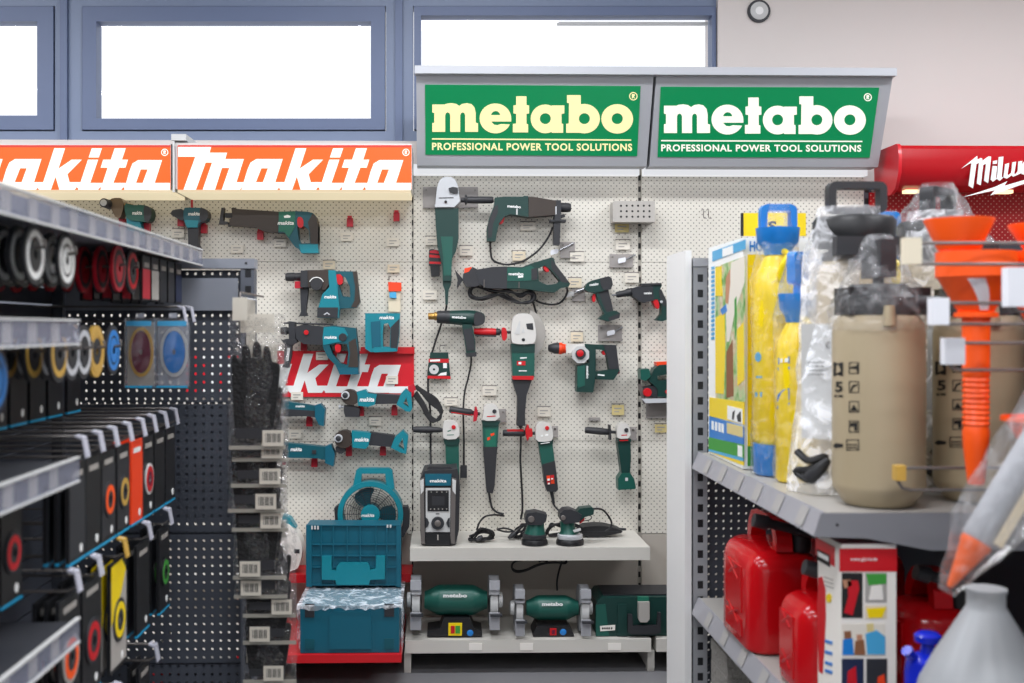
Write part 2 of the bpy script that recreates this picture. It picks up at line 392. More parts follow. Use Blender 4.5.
B3, xb = bay(640, 'cream pegboard bay under the right green sign')
B4, xc = bay(868, 'red pegboard bay under the red curved header', 'peg_red', back='milwaukee_red', top=2.0, upr='slot_dark')
# metabo shelf and base
T = B2
x0, x1 = X5(410, 4.61), X5(650, 4.61); z = .51
def tray(T, part, mt, x0, x1, yf, yb, z, th, lip=.004, bev=.003):
    T.box(part, mt, x0, x1, yf, yb, z-th, z, bev=bev)
tray(T, 'shelf', 'shelf_paint', x0, x1, 4.61, 4.998, z, .052)
def deck(T, x, mt, yf, z, th, feet=True, w=UW):
    T.box('base_deck', mt, x+.002, x+w-.002, yf, 4.998, z-th, z, bev=.003)
def foot(T, x, mt, yf, z):
    bm = bmesh.new()
    add_box(bm, x-.014, x+.014, yf+.03, 4.99, .012, z); add_box(bm, x-.014, x+.014, yf+.035, yf+.075, 0, .012)
    bev_edges(bm, .002); T.put('foot', mt, bm)
deck(B2, xa-.02, 'shelf_paint', 4.60, .14, .052); foot(B2, xa-.009, 'shelf_paint', 4.60, .087); 
deck(B3, xb-.005, 'shelf_paint', 4.60, .14, .052); foot(B3, xb-.02, 'shelf_paint', 4.60, .087)
for x in (475, 526, 614):   # price labels in the base rail
    T = B2
    B2.prof('price_label', 'paper_white', rect(x-6, 643, x+7, 650), -.002, 0, bev=0, pl=front(4.60))
# makita red shelves
XM = X5(262)
tray(B1, 'shelf', 'red', XM, X5(411.5, 4.8), 4.80, 4.998, .364, .034); tray(B1, 'shelf', 'shelf_paint', xm+.004, XM-.002, 4.80, 4.998, .364, .034)
deck(B1, XM, 'red', 4.37, .15, .031, w=-.148+.002-XM); deck(B1, xm, 'shelf_paint', 4.37, .15, .031, w=XM-xm)
foot(B1, xm+.02, 'red', 4.37, .118)
deck(B0, X5(-44), 'shelf_paint', 4.37, .15, .031)
# ------------------------------------------------------------------ lettering traced as outlines
c3, c5 = crop(160, 130, 7.877), crop(290, 130, 7.877)
def notch(x): return [(x-17, 478), (x, 450), (x+17, 478)]
MK = [  # the words on the orange sign, loops per letter
  [c3(145,135,405,135,392,180,530,180,516,230,662,230,585,472,488,472,548,300,490,300,435,472,338,472,412,258,362,258,285,472,187,472,280,212,145,212)],
  [c3(642,472,692,310,715,258,760,230,968,230,890,472), c3(800,303,852,303,812,412,757,412)],
  [c5(45,145,130,145,78,305,182,235,262,235,148,350,165,412,178,472,85,472,55,368,18,472,-62,472)],
  [c5(340,145,420,145,395,218,315,218)], [c5(310,235,390,235,330,412,310,472,232,472)],
  [c5(520,145,607,145,577,235,625,235,605,298,555,298,512,412,490,472,408,472,465,298,410,298,430,235,490,235)],
  [c5(595,472,635,330,660,265,705,238,893,238,835,418,818,472), c5(725,312,780,312,740,418,688,418)]]
MKB = [[c3(585,412,690,412,690,472,672,472,650,446,632,472,575,472)], [c3(668,412,920,412,905,472,815,472,798,446,782,472,660,472)], [c3(890,412,998,412,980,472,950,472,938,455,925,472,880,472)],
  [c5(140,412,270,412,250,472,240,472,222,450,206,472,150,472)], [c5(300,418,440,418,430,472,424,472,407,450,390,472,290,472)], [c5(500,418,640,418,620,472,604,472,588,450,572,472,480,472)],
  [c5(660,418,760,418,750,472,734,450,718,472,650,472)], [c5(800,418,955,418,955,475,790,475)]]
def reg_mark(cx, cy, r): return [[ell(cx, cy, r, n=20), ell(cx, cy, r*.78, n=20)], [[(cx-r*.35, cy-r*.5), (cx+r*.3, cy-r*.5), (cx+r*.35, cy-r*.1), (cx+r*.1, cy+r*.1), (cx+r*.4, cy+r*.5), (cx+r*.1, cy+r*.5), (cx-r*.1, cy+r*.1), (cx-r*.1, cy+r*.5), (cx-r*.35, cy+r*.5)]]]
def shift(polys, dx, dy=0, sx=1, sy=1, ox=0, oy=0): return [[[(ox+(x-ox)*sx+dx, oy+(y-oy)*sy+dy) for x, y in l] for l in p] for p in polys]
# orange lightboxes
def lightbox(dx, label, dY=0):
    Y = 4.70-dY; pl = front(Y)
    T = Thing('light_box_sign', label, 'sign', pl.at(176+dx, 192), pl=pl); T.Y = Y; T.s = FPX/Y
    a, b = pl.at(175.5+dx, 192), pl.at(411.8+dx, 143.5)
    T.box('housing', 'light_grey', a.x, b.x, Y, 4.985, a.z+.014, b.z, bev=.004)
    T.box('bottom_diffuser', 'lit_cream', a.x+.006, b.x-.006, Y+.012, 4.985, a.z, a.z+.0135, bev=.002)
    T.prof('face', 'lit_orange', rect(178+dx, 145.3, 411.5+dx, 189.8), -.004, -.0005, bev=0)
    T.profs('lettering', 'lit_white', shift(MK+MKB, dx), -.0055, -.0045)
    T.profs('registered_mark', 'lit_white', shift(reg_mark(406, 152.5, 3.6), dx), -.0055, -.0045)
    T.profs('falloff_strip', 'lit_falloff', [[rect(178+dx, 145.3, 411.5+dx, 147.5)]], -.0046, -.0041)  # backlight falloff along the top of the face, painted as a redder strip
    return T
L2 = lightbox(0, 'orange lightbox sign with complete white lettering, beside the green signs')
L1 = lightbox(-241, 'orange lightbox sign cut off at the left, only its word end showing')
T = Thing('sign_bracket', 'white sign bracket box standing between the two orange lightbox signs', 'bracket', (170, 143), Y=4.69)
a, b = P(171.2, 142.8, 4.69), P(183.5, 135, 4.69)
T.box('box', 'light_grey', a.x, a.x+.06, 4.69, 4.95, b.z-.022, b.z+.004, bev=.003)
T.prof('front_strip', 'light_grey', rect(172.6, 141, 174.5, 192), 0, .012, bev=.001)
# banner behind the tools
pl = front(4.985); T = Thing('banner', 'red hanging banner with white lettering behind the teal tools', 'banner', pl.at(350, 397), pl=pl); T.Y = 4.985; T.s = FPX/4.985
T.prof('cloth', 'poster_red', [(186, 349.5), (414.3, 349.5), (414.3, 386.5), (283, 396.8), (186, 400)] if False else rect(186, 351, 414, 397), 0, .004, bev=0)
T.profs('lettering', 'print_white', [[[(303.5+(x-295.7)*.905, 353.75+(y-148.4)*.94) for x, y in l] for l in p] for p in MK+MKB], -.0015, -.0003)
T.prof('top_rail', 'red', rect(361, 347, 414.5, 353.5), -.03, .0, bev=.002)
# green signs: leaning boxes
ZB, ZT_ = P(535, 166, 4.86).z, P(535, 69, 4.69).z
def tilt_sign(x0, x1, label, cream, dx, k):
    o = Vector((0, 4.86, ZB)); t = Vector((0, 4.69-4.86, ZT_-ZB)).normalized(); n = Vector((0, -t.z, t.y)); n = n if n.y < 0 else -n
    pl = Pl(o, n); T = Thing('tilted_sign', label, 'sign', (x0, 4.86, ZB), pl=pl); T.Y = 4.78; T.s = FPX/4.78
    H = (Vector((0, 4.69, ZT_))-o).length
    bm = bmesh.new()   # wedge-shaped housing, seen from the side
    pr = [(4.86, ZB), (4.69, ZT_), (4.72, ZT_+.004), (4.95, ZT_+.004), (4.95, ZB)]
    A = [bm.verts.new((x0, y, z)) for y, z in pr]; B = [bm.verts.new((x1, y, z)) for y, z in pr]
    bm.faces.new(A); bm.faces.new(B[::-1])
    for i in range(5): bm.faces.new((A[i], B[i], B[(i+1) % 5], A[(i+1) % 5]))
    bev_edges(bm, .003); T.put('housing', 'grey_paint', bm)
    bm = bmesh.new(); add_box(bm, x0-.006, x1+.006, 4.672, 4.72, ZT_-.024, ZT_+.008); bev_edges(bm, .004); T.put('top_cap', 'cap_grey', bm)
    T.prof('face', 'lit_green', k['face'], -.003, -.0005, bev=0)
    T.profs('lettering', cream, k['word'], -.006, -.0035)
    T.text('tagline', cream, 'PROFESSIONAL POWER TOOL SOLUTIONS', *k['tag'], -.0045, bold=.03, rot=(k.get('slope', 0), 0), space=1.12)
    T.profs('underline', cream, [[k['line']]], -.005, -.0035)
    T.profs('registered_mark', cream, k['reg'], -.005, -.0035)
    return T
m1, m2 = crop(420, 75, 8.533), crop(530, 75, 8.533)
def MB():
    W = [[m1(105,250,210,250,230,242,270,238,310,245,335,262,360,245,400,238,440,247,465,275,475,320,475,405,495,410,495,482,385,482,385,340,378,322,365,316,352,322,343,340,343,482,258,482,258,340,250,322,236,316,222,322,215,340,215,482,105,482,105,408,122,405,122,320,105,318)]]
    e = [(643+135*math.cos(math.radians(a)), 368+127*math.sin(math.radians(a))) for a in range(-348, 22-22, 12)]
    W += [[m1(*[v for p in [(778, 394)] + [(643+135*math.cos(math.radians(-a)), 368+127*math.sin(math.radians(-a))) for a in range(0, 337, 12)] + [(690, 416), (660, 426), (632, 422), (605, 394)] for v in p]),
           m1(605,340,612,322,628,308,645,304,662,308,678,322,685,340)]]
    W += [[m1(820,180,908,180,908,255,930,258,930,325,908,328,908,415,922,418,922,487,792,487,792,415,820,412,820,328,797,325,797,258,820,255)]]
    W += [[m2(*[v for p in ell(130,372,125,122) for v in p]), m2(*[v for p in ell(130,370,47,47) for v in p])], [m2(185,258,292,258,292,325,268,328,268,412,282,415,282,490,185,490)]]
    W += [[m2(*[v for p in ell(463,370,132,125) for v in p]), m2(*[v for p in ell(463,370,47,47) for v in p])], [m2(315,170,432,170,432,250,412,300,412,440,432,490,308,490,308,415,330,412,332,238,315,235)]]
    W += [[m2(*[v for p in ell(743,372,135,125) for v in p]), m2(*[v for p in ell(743,370,48,47) for v in p])]]
    return W
K1 = dict(face=[(425, 84.5), (640.5, 86), (637, 156), (425.5, 154.5)], word=MB(), tag=(432, 142.3, 632, 149.8), slope=1.0, line=[(432, 138), (631, 139.2), (631, 140.4), (432, 139.3)], reg=reg_mark(633.2, 96, 4.2))
def to2(x, y): return (663.5+(x-432)*1.0000+(0), y+.6)
def wr(p): return [[[to2(x, y) for x, y in l] for l in q] for q in p]
sx2 = (865.5-663.5)/(633-432)
def to2(x, y): return (663.5+(x-432)*sx2, y+1.2)
K2 = dict(face=[(660.5, 86.6), (879, 87.5), (869.5, 157.5), (657.5, 156.8)], word=wr(MB()), tag=(661, 144, 861, 151), slope=.6, line=[(661, 139.8), (862, 140.6), (862, 141.8), (661, 141)], reg=reg_mark(867.5, 97, 4))
xs0, xs1, xs2 = P(417, 166, 4.86).x, P(648, 166, 4.86).x, P(878, 166, 4.86).x
tilt_sign(xs0, xs1-.006, 'green lit sign with cream lettering, the left one of the two leaning signs', 'lit_cream_green', 0, K1)
tilt_sign(xs1+.006, xs2, 'green lit sign with white lettering, the right one of the two leaning signs', 'lit_white_green', 1, K2)
for B, x in ((B2, xa), (B3, xb)):
    B.box('lit_top_strip', 'lit_strip', x+.008, x+UW-.008, 4.952, 4.998, Zp(174.6, 4.952), ZB+.02, bev=.002)
# red curved header
def curved_header():
    x0 = xc+.02; x1 = x0+1.6
    T = Thing('curved_header', 'glossy red curved header sign with white lettering above the red pegboard', 'sign', (x0, 4.98, 1.95))
    top = 1.40+185/241.5
    pr = [(4.98, 1.99), (4.80, 1.985), (4.76, 2.0), (4.735, 2.03), (4.722, 2.07), (4.72, 2.11), (4.725, 2.15), (4.74, top), (4.98, top)]
    bm = bmesh.new(); A = [bm.verts.new((x0+.015, y, z)) for y, z in pr]; B = [bm.verts.new((x1, y, z)) for y, z in pr]; n = len(pr)
    bm.faces.new(A); bm.faces.new(B[::-1])
    for i in range(n): bm.faces.new((A[i], B[i], B[(i+1) % n], A[(i+1) % n]))
    T.put('shell', 'milwaukee_red', bm, ang=.5)
    bm = bmesh.new(); q = [(4.98, 1.97), (4.80, 1.965), (4.75, 1.985), (4.715, 2.05), (4.71, 2.11), (4.72, 2.16), (4.735, top+.006), (4.98, top+.006)]
    A = [bm.verts.new((x0, y, z)) for y, z in q]; B = [bm.verts.new((x0+.014, y, z)) for y, z in q]; n = len(q)
    bm.faces.new(A); bm.faces.new(B[::-1])
    for i in range(n): bm.faces.new((A[i], B[i], B[(i+1) % n], A[(i+1) % n]))
    T.put('end_cheek', 'milwaukee_side', bm)
    c = crop(934, 140, 11.38); T.pl = front(4.715); T.Y = 4.715; T.s = FPX/4.715
    L = [c(312,325,488,182,490,225,530,205,545,215,547,240,615,188,645,190,640,250,612,490,568,465,590,270,555,285,528,515,486,495,510,260,478,275,440,550,392,520,425,265,400,270),
         c(665,295,712,300,700,430,708,445,668,475,643,450), c(670,240,715,232,712,270,668,275), c(735,195,785,190,765,420,782,430,745,465,712,440),
         c(808,275,850,262,832,395,850,400,878,372,890,255,930,248,908,385,928,385,950,355,958,245,1000,240,985,380,900,418,880,402,825,440,788,425),
         c(985,300,1020,250,1060,235,1080,225,1062,370,1072,385,1040,395,1000,390,975,360)]
    T.profs('lettering', 'print_white', [[l] for l in L], -.004, .001)
    T.text('lettering_end', 'print_white', 'ukee', 1030, 156, 1068, 172, -.003, bold=.03, shear=.2)
    T.profs('lightning_bolt', 'print_white', [[c(312,655,690,535,830,470,795,522,1080,440,1500,330,1080,478,640,632,692,572)]], -.004, .001)
    for px in (911, 1004, 1090):
        p = P(px, 189, 4.80); T.box('spot_lamp', 'warm_led', p.x-.03, p.x+.03, 4.78, 4.82, 1.972, 1.986, bev=.003)
curved_header()

def picture_mat(name, stops, scale):
    m = mat(name, 'ffffff', .35); nt = m.node_tree; tc = nt.nodes.new('ShaderNodeTexCoord'); nz = nt.nodes.new('ShaderNodeTexNoise'); nz.inputs['Scale'].default_value = scale; nz.inputs['Detail'].default_value = 5
    cr = nt.nodes.new('ShaderNodeValToRGB'); e = cr.color_ramp.elements
    for i, (p, h) in enumerate(stops):
        q = e[i] if i < 2 else e.new(p); q.position = p; q.color = (*hexc(h), 1)
    nt.links.new(tc.outputs['Object'], nz.inputs['Vector']); nt.links.new(nz.outputs['Fac'], cr.inputs[0]); nt.links.new(cr.outputs[0], nt.nodes['Principled BSDF'].inputs['Base Color'])
picture_mat('garden_print', [(.3, '2f7a34'), (.7, 'e8ead8'), (.42, '6aa24a'), (.5, 'b9cf9a'), (.58, 'c9b48a')], 14)
# ------------------------------------------------------------------ teal cordless tools on the left pegboard
YT = 4.93
def tool(name, label, cat, px, py, group='teal cordless tools on the pegboard', Y=YT): return Thing(name, label, cat, (px, py), group, Y=Y)
def tri(T, c, *p, f=-.015, b=.015): return T.prof('trigger', 'red', c(*p), f, b, bev=.004, sm=1)
HK = {}
def hook(px, py, label, w=6, h=8.5):
    """red plastic tool holder: block with a peg going into the board"""
    T = Thing('tool_hook', label, 'hook', (px, py), 'red plastic tool holders on the pegboard', Y=4.97)
    T.prof('block', 'red_hook', rect(px-w/2, py-h/2, px+w/2, py+h/2), -.012, .018, bev=.003)
    T.prof('lip', 'red_hook', rect(px-w*.35, py-h*.75, px+w*.35, py-h/2+.2), -.02, -.004, bev=.002)
    T.rod('peg', 'charcoal', (px, py-h*.3, .019), (px, py-h*.3, .0295), 1.0, seg=8)
def card(px, py, label, m='card', w=13, h=9, hanger=True, group='price cards on the pegboard', prt=True, Y=4.985):
    """price card in a small wire holder"""
    T = Thing('price_card', label, 'price card', (px, py), group, Y=Y)
    T.prof('card', m, rect(px-w/2, py-h/2, px+w/2, py+h/2), 0, .002, bev=0)
    if prt:
        T.profs('print', 'tag_grey' if m != 'tag_grey' else 'charcoal', [[rect(px-w*.32, py-h*.22, px+w*.3, py-h*.08)], [rect(px-w*.32, py+h*.12, px+w*.1, py+h*.22)]], -.0008, -.0002)
    if hanger: T.cable('wire', 'zinc', [(px-w*.45, py-h*.62, .014), (px-w*.45, py-h*.62, 0), (px+w*.45, py-h*.62, 0), (px+w*.45, py-h*.62, .014)], .0018, n=2)
c = crop(95, 185, 8)
T = tool('right_angle_drill', 'teal right-angle drill with round grey head facing out, above the plastic price rail', 'power tool', 128, 215)
T.prof('head', 'bronze_metal', c(140,118,190,108,230,112,248,150,240,220,215,275,180,262,150,205,132,150), -.035, .035, bev=.012, sm=1)
T.rod('chuck', 'charcoal', (108.6, 204.6, -.072), (111, 205, -.015), [(0, 4.5), (.75, 4.5), (.8, 4.8), (1, 5)])
T.rod('chuck_bore', 'silver', (108.6, 204.6, -.076), (108.6, 204.6, -.0715), [(0, 2.2), (.2, 3.2), (1, 3.2)])
T.prof('motor_housing', 'green', c(250,152,300,160,330,168,400,165,450,180,470,215,465,270,440,302,380,298,300,290,262,260), -.035, .035, bev=.012, sm=1)
T.prof('end_cap', 'soft_black', c(405,168,450,180,470,215,465,270,440,302,410,298), -.037, .037, bev=.012, sm=1)
T.prof('grip', 'teal', c(262,255,300,285,372,290,400,480,430,540,290,540,275,420), -.025, .03, bev=.008)
T.prof('gear_neck', 'brass', c(248,155,300,155,300,175,255,180), -.03, .03, bev=.005)
T.text('logo', 'print_white', 'makita', *c(315,215,395,245)[0], *c(315,215,395,245)[1], -.0362, bold=.03, shear=.2)
T = tool('drill_driver', 'small teal drill driver hung grip down, left of the reciprocating saw', 'power tool', 190, 225)
T.prof('nose', 'charcoal', c(610,238,630,202,722,192,724,288,690,285,650,262), -.022, .022, bev=.01, sm=1)
T.prof('body', 'teal_dark', c(720,190,760,185,880,190,915,215,918,262,890,300,840,305,830,345,745,345,722,290), -.032, .032, bev=.012, sm=1)
T.prof('motor_cap', 'soft_black', c(850,190,880,190,916,215,918,262,890,300,850,300), -.034, .034, bev=.01, sm=1)
T.prof('grip', 'soft_black', c(750,338,838,335,835,480,862,525,755,492), -.022, .022, bev=.01)
T.prof('trigger_zone', 'teal', c(730,285,840,290,832,345,748,345), -.033, .02, bev=.006)
T.cable('hanging_strap', 'red_hook', c(758,110,758,150,760,190), .005)
T.text('logo', 'print_white', 'makita', *c(758,222,855,250)[0], *c(758,222,855,250)[1], -.0335, bold=.03, shear=.2)
c = crop(210, 190, 8)
T = tool('reciprocating_saw', 'teal reciprocating saw with long dark nose and open handle', 'power tool', 270, 225)
T.prof('shoe', 'soft_black', c(98,145,118,145,112,250,150,260,150,272,78,278,80,265), -.02, .02, bev=.003)
T.prof('blade_clamp', 'charcoal', c(122,186,180,186,180,225,125,222), -.012, .012, bev=.004)
T.prof('gear_housing', 'brown_grip', c(165,240,190,225,182,150,200,145,232,158,350,165,562,180,562,345,440,335,360,300,170,288), -.033, .033, bev=.012)
T.prof('shoe_bolt', 'charcoal', c(148,270,162,270,162,295,148,295), -.01, .01, bev=.001)
T.prof('body', 'teal_dark', c(560,180,700,175,790,180,830,190,855,220,872,290,872,440,870,505,740,508,715,475,690,462,640,395,602,345,555,345), -.035, .035, bev=.01, holes=[c(705,300,740,290,770,300,800,330,806,430,740,432,718,410)])
T.prof('body_panel', 'green_hi', c(560,180,690,178,690,300,640,385,602,340,560,338), -.038, -.03, bev=.003)
T.prof('grip', 'brown_grip', c(828,195,856,222,872,290,872,435,812,432,806,330,790,265), -.037, .037, bev=.01)
T.prof('battery_foot', 'teal', c(720,440,870,440,872,508,738,508), -.037, .037, bev=.006)
tri(T, c, 705,225,740,220,758,255,752,310,708,303, f=-.037, b=.037)
T.text('logo', 'print_white', 'makita', *c(550,255,680,285)[0], *c(550,255,680,285)[1], -.0385, bold=.03, shear=.2)
T.profs('badge', 'print_white', [[c(600,215,630,205,655,215,650,228,605,230)]], -.0392, -.038)
c = crop(275, 262, 8)
T = tool('rotary_hammer', 'teal cordless rotary hammer with dust box below, upper of the two hammers', 'power tool', 325, 292)
T.rod('chuck', 'soft_black', c(85,120)[0], c(225,118)[0], [(0, 3.6), (.1, 4.2), (.5, 4.4), (.52, 3.8), (1, 4.2)])
T.prof('gear_housing', 'brown_grip', c(215,76,260,68,432,68,436,182,410,225,340,222,280,202,215,192), -.038, .038, bev=.012)
T.prof('collar', 'charcoal', c(215,72,268,72,272,205,212,205), -.042, .042, bev=.008)
T.prof('side_handle', 'charcoal', c(205,200,270,200,262,300,250,400,266,432,195,434,212,400,208,300), -.02, .02, bev=.012)
T.prof('handle_clamp', 'red_hook', c(165,158,205,155,228,210,165,212), -.03, .02, bev=.005)
T.disc('mode_dial', 'soft_black', c(340,180)[0], 6.2, -.046, -.036)
T.profs('dial_scale', 'print_white', [[[(p[0], p[1]) for p in ell(*c(340,180)[0], 7.6, 7.2, 14, 200, 340)]+[(p[0], p[1]) for p in ell(*c(340,180)[0], 6.8, 6.4, 14, 200, 340)][::-1]]], -.040, -.0375)
T.prof('body', 'teal', c(430,68,490,70,505,190,512,285,522,372,512,450,345,445,352,370,385,260,440,205), -.036, .036, bev=.01)
T.prof('rear_handle', 'teal_dark', c(480,75,655,78,668,200,682,325,655,367,510,375,495,200), -.028, .028, bev=.009, holes=[c(535,112,568,128,602,200,607,283,545,275,515,190)])
T.prof('grip', 'brown_grip', c(625,78,656,78,668,200,682,325,656,365,612,362,640,310,645,200), -.030, .030, bev=.008)
tri(T, c, 490,100,540,100,552,170,515,190,495,150, f=-.03, b=.03)
T.prof('dust_box', 'charcoal', c(347,365,512,365,507,448,345,442), -.042, .03, bev=.006)
T.profs('box_badge', 'silver', [[c(395,420,425,402,448,420,440,425,425,412,405,426)]], -.0428, -.0418)
T.text('logo', 'print_white', 'makita', *c(400,267,497,293)[0], *c(400,267,497,293)[1], -.037, bold=.03, shear=.2)
c = crop(275, 315, 8)
T = tool('rotary_hammer', 'teal rotary hammer with thin depth rod on top, hung in front of the red banner', 'power tool', 325, 345)
T.rod('depth_rod', 'soft_black', (*c(75,64)[0], -.02), (*c(470,76)[0], -.02), .9, seg=8)
T.rod('chuck', 'soft_black', c(45,126)[0], c(130,126)[0], [(0, 3), (.2, 3.6), (.6, 4.2), (.65, 3.4), (1, 3.8)])
T.prof('collar', 'charcoal', c(115,50,165,55,172,202,120,200), -.035, .035, bev=.008)
T.prof('gear_housing', 'charcoal', c(165,95,240,75,397,95,392,240,240,232,180,192), -.036, .036, bev=.012)
T.disc('mode_switch', 'red', c(258,140)[0], 2.4, -.043, -.033)
T.prof('body', 'teal_dark', c(395,95,470,85,652,105,658,170,672,300,672,470,520,468,490,400,430,340,390,260,383,180), -.034, .034, bev=.01, holes=[c(440,240,490,225,580,230,592,300,580,400,525,385,465,310)])
T.prof('upper_panel', 'teal', c(397,97,470,92,560,105,590,160,560,210,480,220,420,235,392,240,388,180), -.0365, -.03, bev=.003)
T.disc('vent_cap', 'charcoal', c(548,178)[0], 4, -.04, -.035)
T.prof('grip', 'brown_grip', c(595,215,650,185,668,300,670,415,592,412,606,300), -.036, .036, bev=.008)
tri(T, c, 480,235,530,230,532,295,490,300, f=-.03, b=.03)
T.prof('side_handle', 'charcoal', c(90,205,145,205,140,320,118,420,65,415,85,380,82,300), -.04, .0, bev=.01)
T.profs('handle_mark', 'light_grey', [[c(108,262,130,262,118,365,98,365)]], -.0408, -.0398)
T.prof('handle_flange', 'soft_black', c(62,202,100,190,180,195,188,215,150,238,88,232), -.045, .01, bev=.008)
T.prof('battery_foot', 'teal_case', c(505,420,670,420,674,472,525,474), -.036, .036, bev=.005)
T.text('logo', 'print_white', 'makita', *c(400,165,500,190)[0], *c(400,165,500,190)[1], -.0372, bold=.03, shear=.2)
T = tool('crown_stapler', 'teal boxy cordless stapler with open handle, right of the rotary hammers', 'power tool', 382, 332)
T.prof('body', 'teal', c(725,-14,1000,-14,997,150,978,290,770,297,725,268), -.03, .03, bev=.008, holes=[c(872,72,905,64,926,112,920,255,867,250,864,150)])
T.prof('face_ridge', 'teal_case', c(770,55,845,48,850,250,780,262), -.0335, -.028, bev=.003)
T.prof('grip', 'charcoal', c(928,100,965,60,998,30,995,150,978,268,926,262), -.032, .032, bev=.007)
tri(T, c, 905,66,930,66,930,110,912,112, f=-.012, b=.012)
T.prof('base', 'teal', c(775,285,800,255,970,265,972,290,800,298), -.034, .034, bev=.004)
T.text('logo', 'print_white', 'makita', *c(838,6,955,34)[0], *c(838,6,955,34)[1], -.0312, bold=.03, shear=.2)
def blister_small():
    c = crop(275, 262, 8)
    T = Thing('hanging_pack', 'small hanging pack with red header and blue bit above the stapler', 'tool accessory', (395, 290), Y=4.975)
    T.prof('card', 'card_warm', c(905,168,1000,168,1005,400,908,395), 0, .002, bev=0)
    T.prof('header', 'red_orange', c(905,160,1012,165,1012,235,910,235), -.008, .0, bev=.002)
    T.prof('bit', 'sky_print', c(915,245,970,240,972,290,918,285), -.012, 0, bev=.003); T.rod('hook_wire', 'zinc', (389, 276, .02), (389, 280, -.02), .6, seg=6)
blister_small()
c = crop(275, 380, 7.06)
def bodygrinder(label, up, lo, end, px, py, lt):
    T = tool('angle_grinder', label, 'power tool', px, py)
    T.prof('body', 'teal_dark', up, -.026, .026, bev=.01)
    T.prof('grip', 'charcoal', lo, -.028, .028, bev=.008)
    T.prof('battery_mount', 'teal_case', end, -.034, .034, bev=.006)
    T.text('logo', 'print_white', 'makita', *lt, -.0275, bold=.03, shear=.2)
    return T
T = bodygrinder('teal grip-end tool beside the glove packs, upper of the two without heads', c(-10,135,62,146,300,182,298,222,62,205,-10,195), c(-10,195,62,200,298,215,292,262,230,252,62,255,-10,252), c(288,176,325,165,358,202,348,322,315,312,288,258), 305, 412, (*c(150,172,215,190)[0], *c(150,172,215,190)[1]))
T = bodygrinder('teal slim grip-end tool beside the glove packs, lower of the two without heads', c(-5,440,62,440,360,468,362,560,300,548,80,545,-5,540), c(40,442,80,455,98,500,85,540,40,540), c(360,465,400,450,428,520,416,605,360,580), 310, 455, (*c(115,470,195,498)[0], *c(115,470,195,498)[1]))
T.prof('slide_switch', 'soft_black', c(268,490,295,490,295,515,268,515), -.032, -.02, bev=.003)
def headgrinder(label, dx, dy, head, body, hnd, foot, flange, hole, cen, lt):
    T = tool('angle_grinder', label, 'power tool', *cen)
    T.prof('gear_head', 'brown_grip', head, -.032, .032, bev=.012, sm=1)
    T.disc('spindle_cover', 'silver', (cen[0]+.2, cen[1]-.3), 4.1, -.042, -.03); T.disc('spindle', 'charcoal', (cen[0]+.2, cen[1]-.3), 2.7, -.046, -.042)
    T.prof('motor_body', 'teal', body, -.030, .030, bev=.01)
    T.prof('handle', 'charcoal', hnd, -.026, .026, bev=.011)
    T.prof('battery_mount', 'teal', foot, -.034, .034, bev=.006, holes=[hole])
    T.prof('guard_or_shadow', 'soft_black', flange, -.025, .025, bev=.006)
    T.text('logo', 'print_white', 'makita', *lt, -.0315, bold=.03, shear=.2)
    return T
T = headgrinder('teal angle grinder with black clamp under its head, right below the red banner', 0, 0, c(466,105,480,78,520,62,570,75,592,120,575,175,510,172,480,145), c(580,82,640,65,662,90,722,97,708,170,660,187,590,178),
  c(655,85,720,95,885,105,872,165,705,168), c(925,58,962,90,970,200,955,222,925,216,860,170,890,95), c(490,178,540,180,600,200,597,258,500,258,488,215), c(928,118,946,188,908,163), c(500,106)[0], (*c(600,118,705,150)[0], *c(600,118,705,150)[1]))
T.rod('clamp_screw', 'silver', c(450,190)[0], c(495,190)[0], [(0, 2.2), (.3, 2.2), (.35, 1.2), (1, 1.2)], seg=12)
T = headgrinder('teal angle grinder with round grey head, lower of the two tilted grinders', 0, 0, c(420,392,460,355,522,350,547,400,542,462,480,482,432,452), c(545,355,682,370,662,460,640,482,550,472),
  c(672,365,850,390,825,470,665,455), c(905,350,942,390,927,517,890,507,820,472,848,400), c(432,470,492,478,500,500,472,518,432,502), c(902,405,915,490,872,462), c(452,408)[0], (*c(565,400,665,430)[0], *c(565,400,665,430)[1]))
c = crop(275, 315, 8)
# red hooks: (px, py, how to find it)
for px, py, lb in ((122.5,223,'red hook under the head of the right-angle drill'), (147,227.5,'red hook under the motor of the right-angle drill'), (181,222,'red hook under the nose of the drill driver'), (204,229,'red hook under the motor of the drill driver'),
    (260.5,235.5,'red hook under the dark nose of the reciprocating saw'), (350,222.5,'empty red hook right of the reciprocating saw'), (396.5,217,'empty red hook at the top right corner of the teal tools'),
    (304,346.5,'red hook under the rotary hammer in front of the banner'), (309.5,422,'red hook under the upper headless teal tool'), (314.5,462.5,'red hook under the lower headless teal tool'),
    (361,411.5,'red hook behind the black clamp of the upper teal grinder'), (394.5,411,'red hook under the grip of the upper teal grinder'), (349,451.5,'red hook under the head of the lower teal grinder'), (383,451,'red hook under the grip of the lower teal grinder'),
    (284,462,'tiny red hook at the edge of the glove packs')):
    hook(px, py, lb, w=3 if px == 284 else 6, h=5 if px == 284 else 8.5)
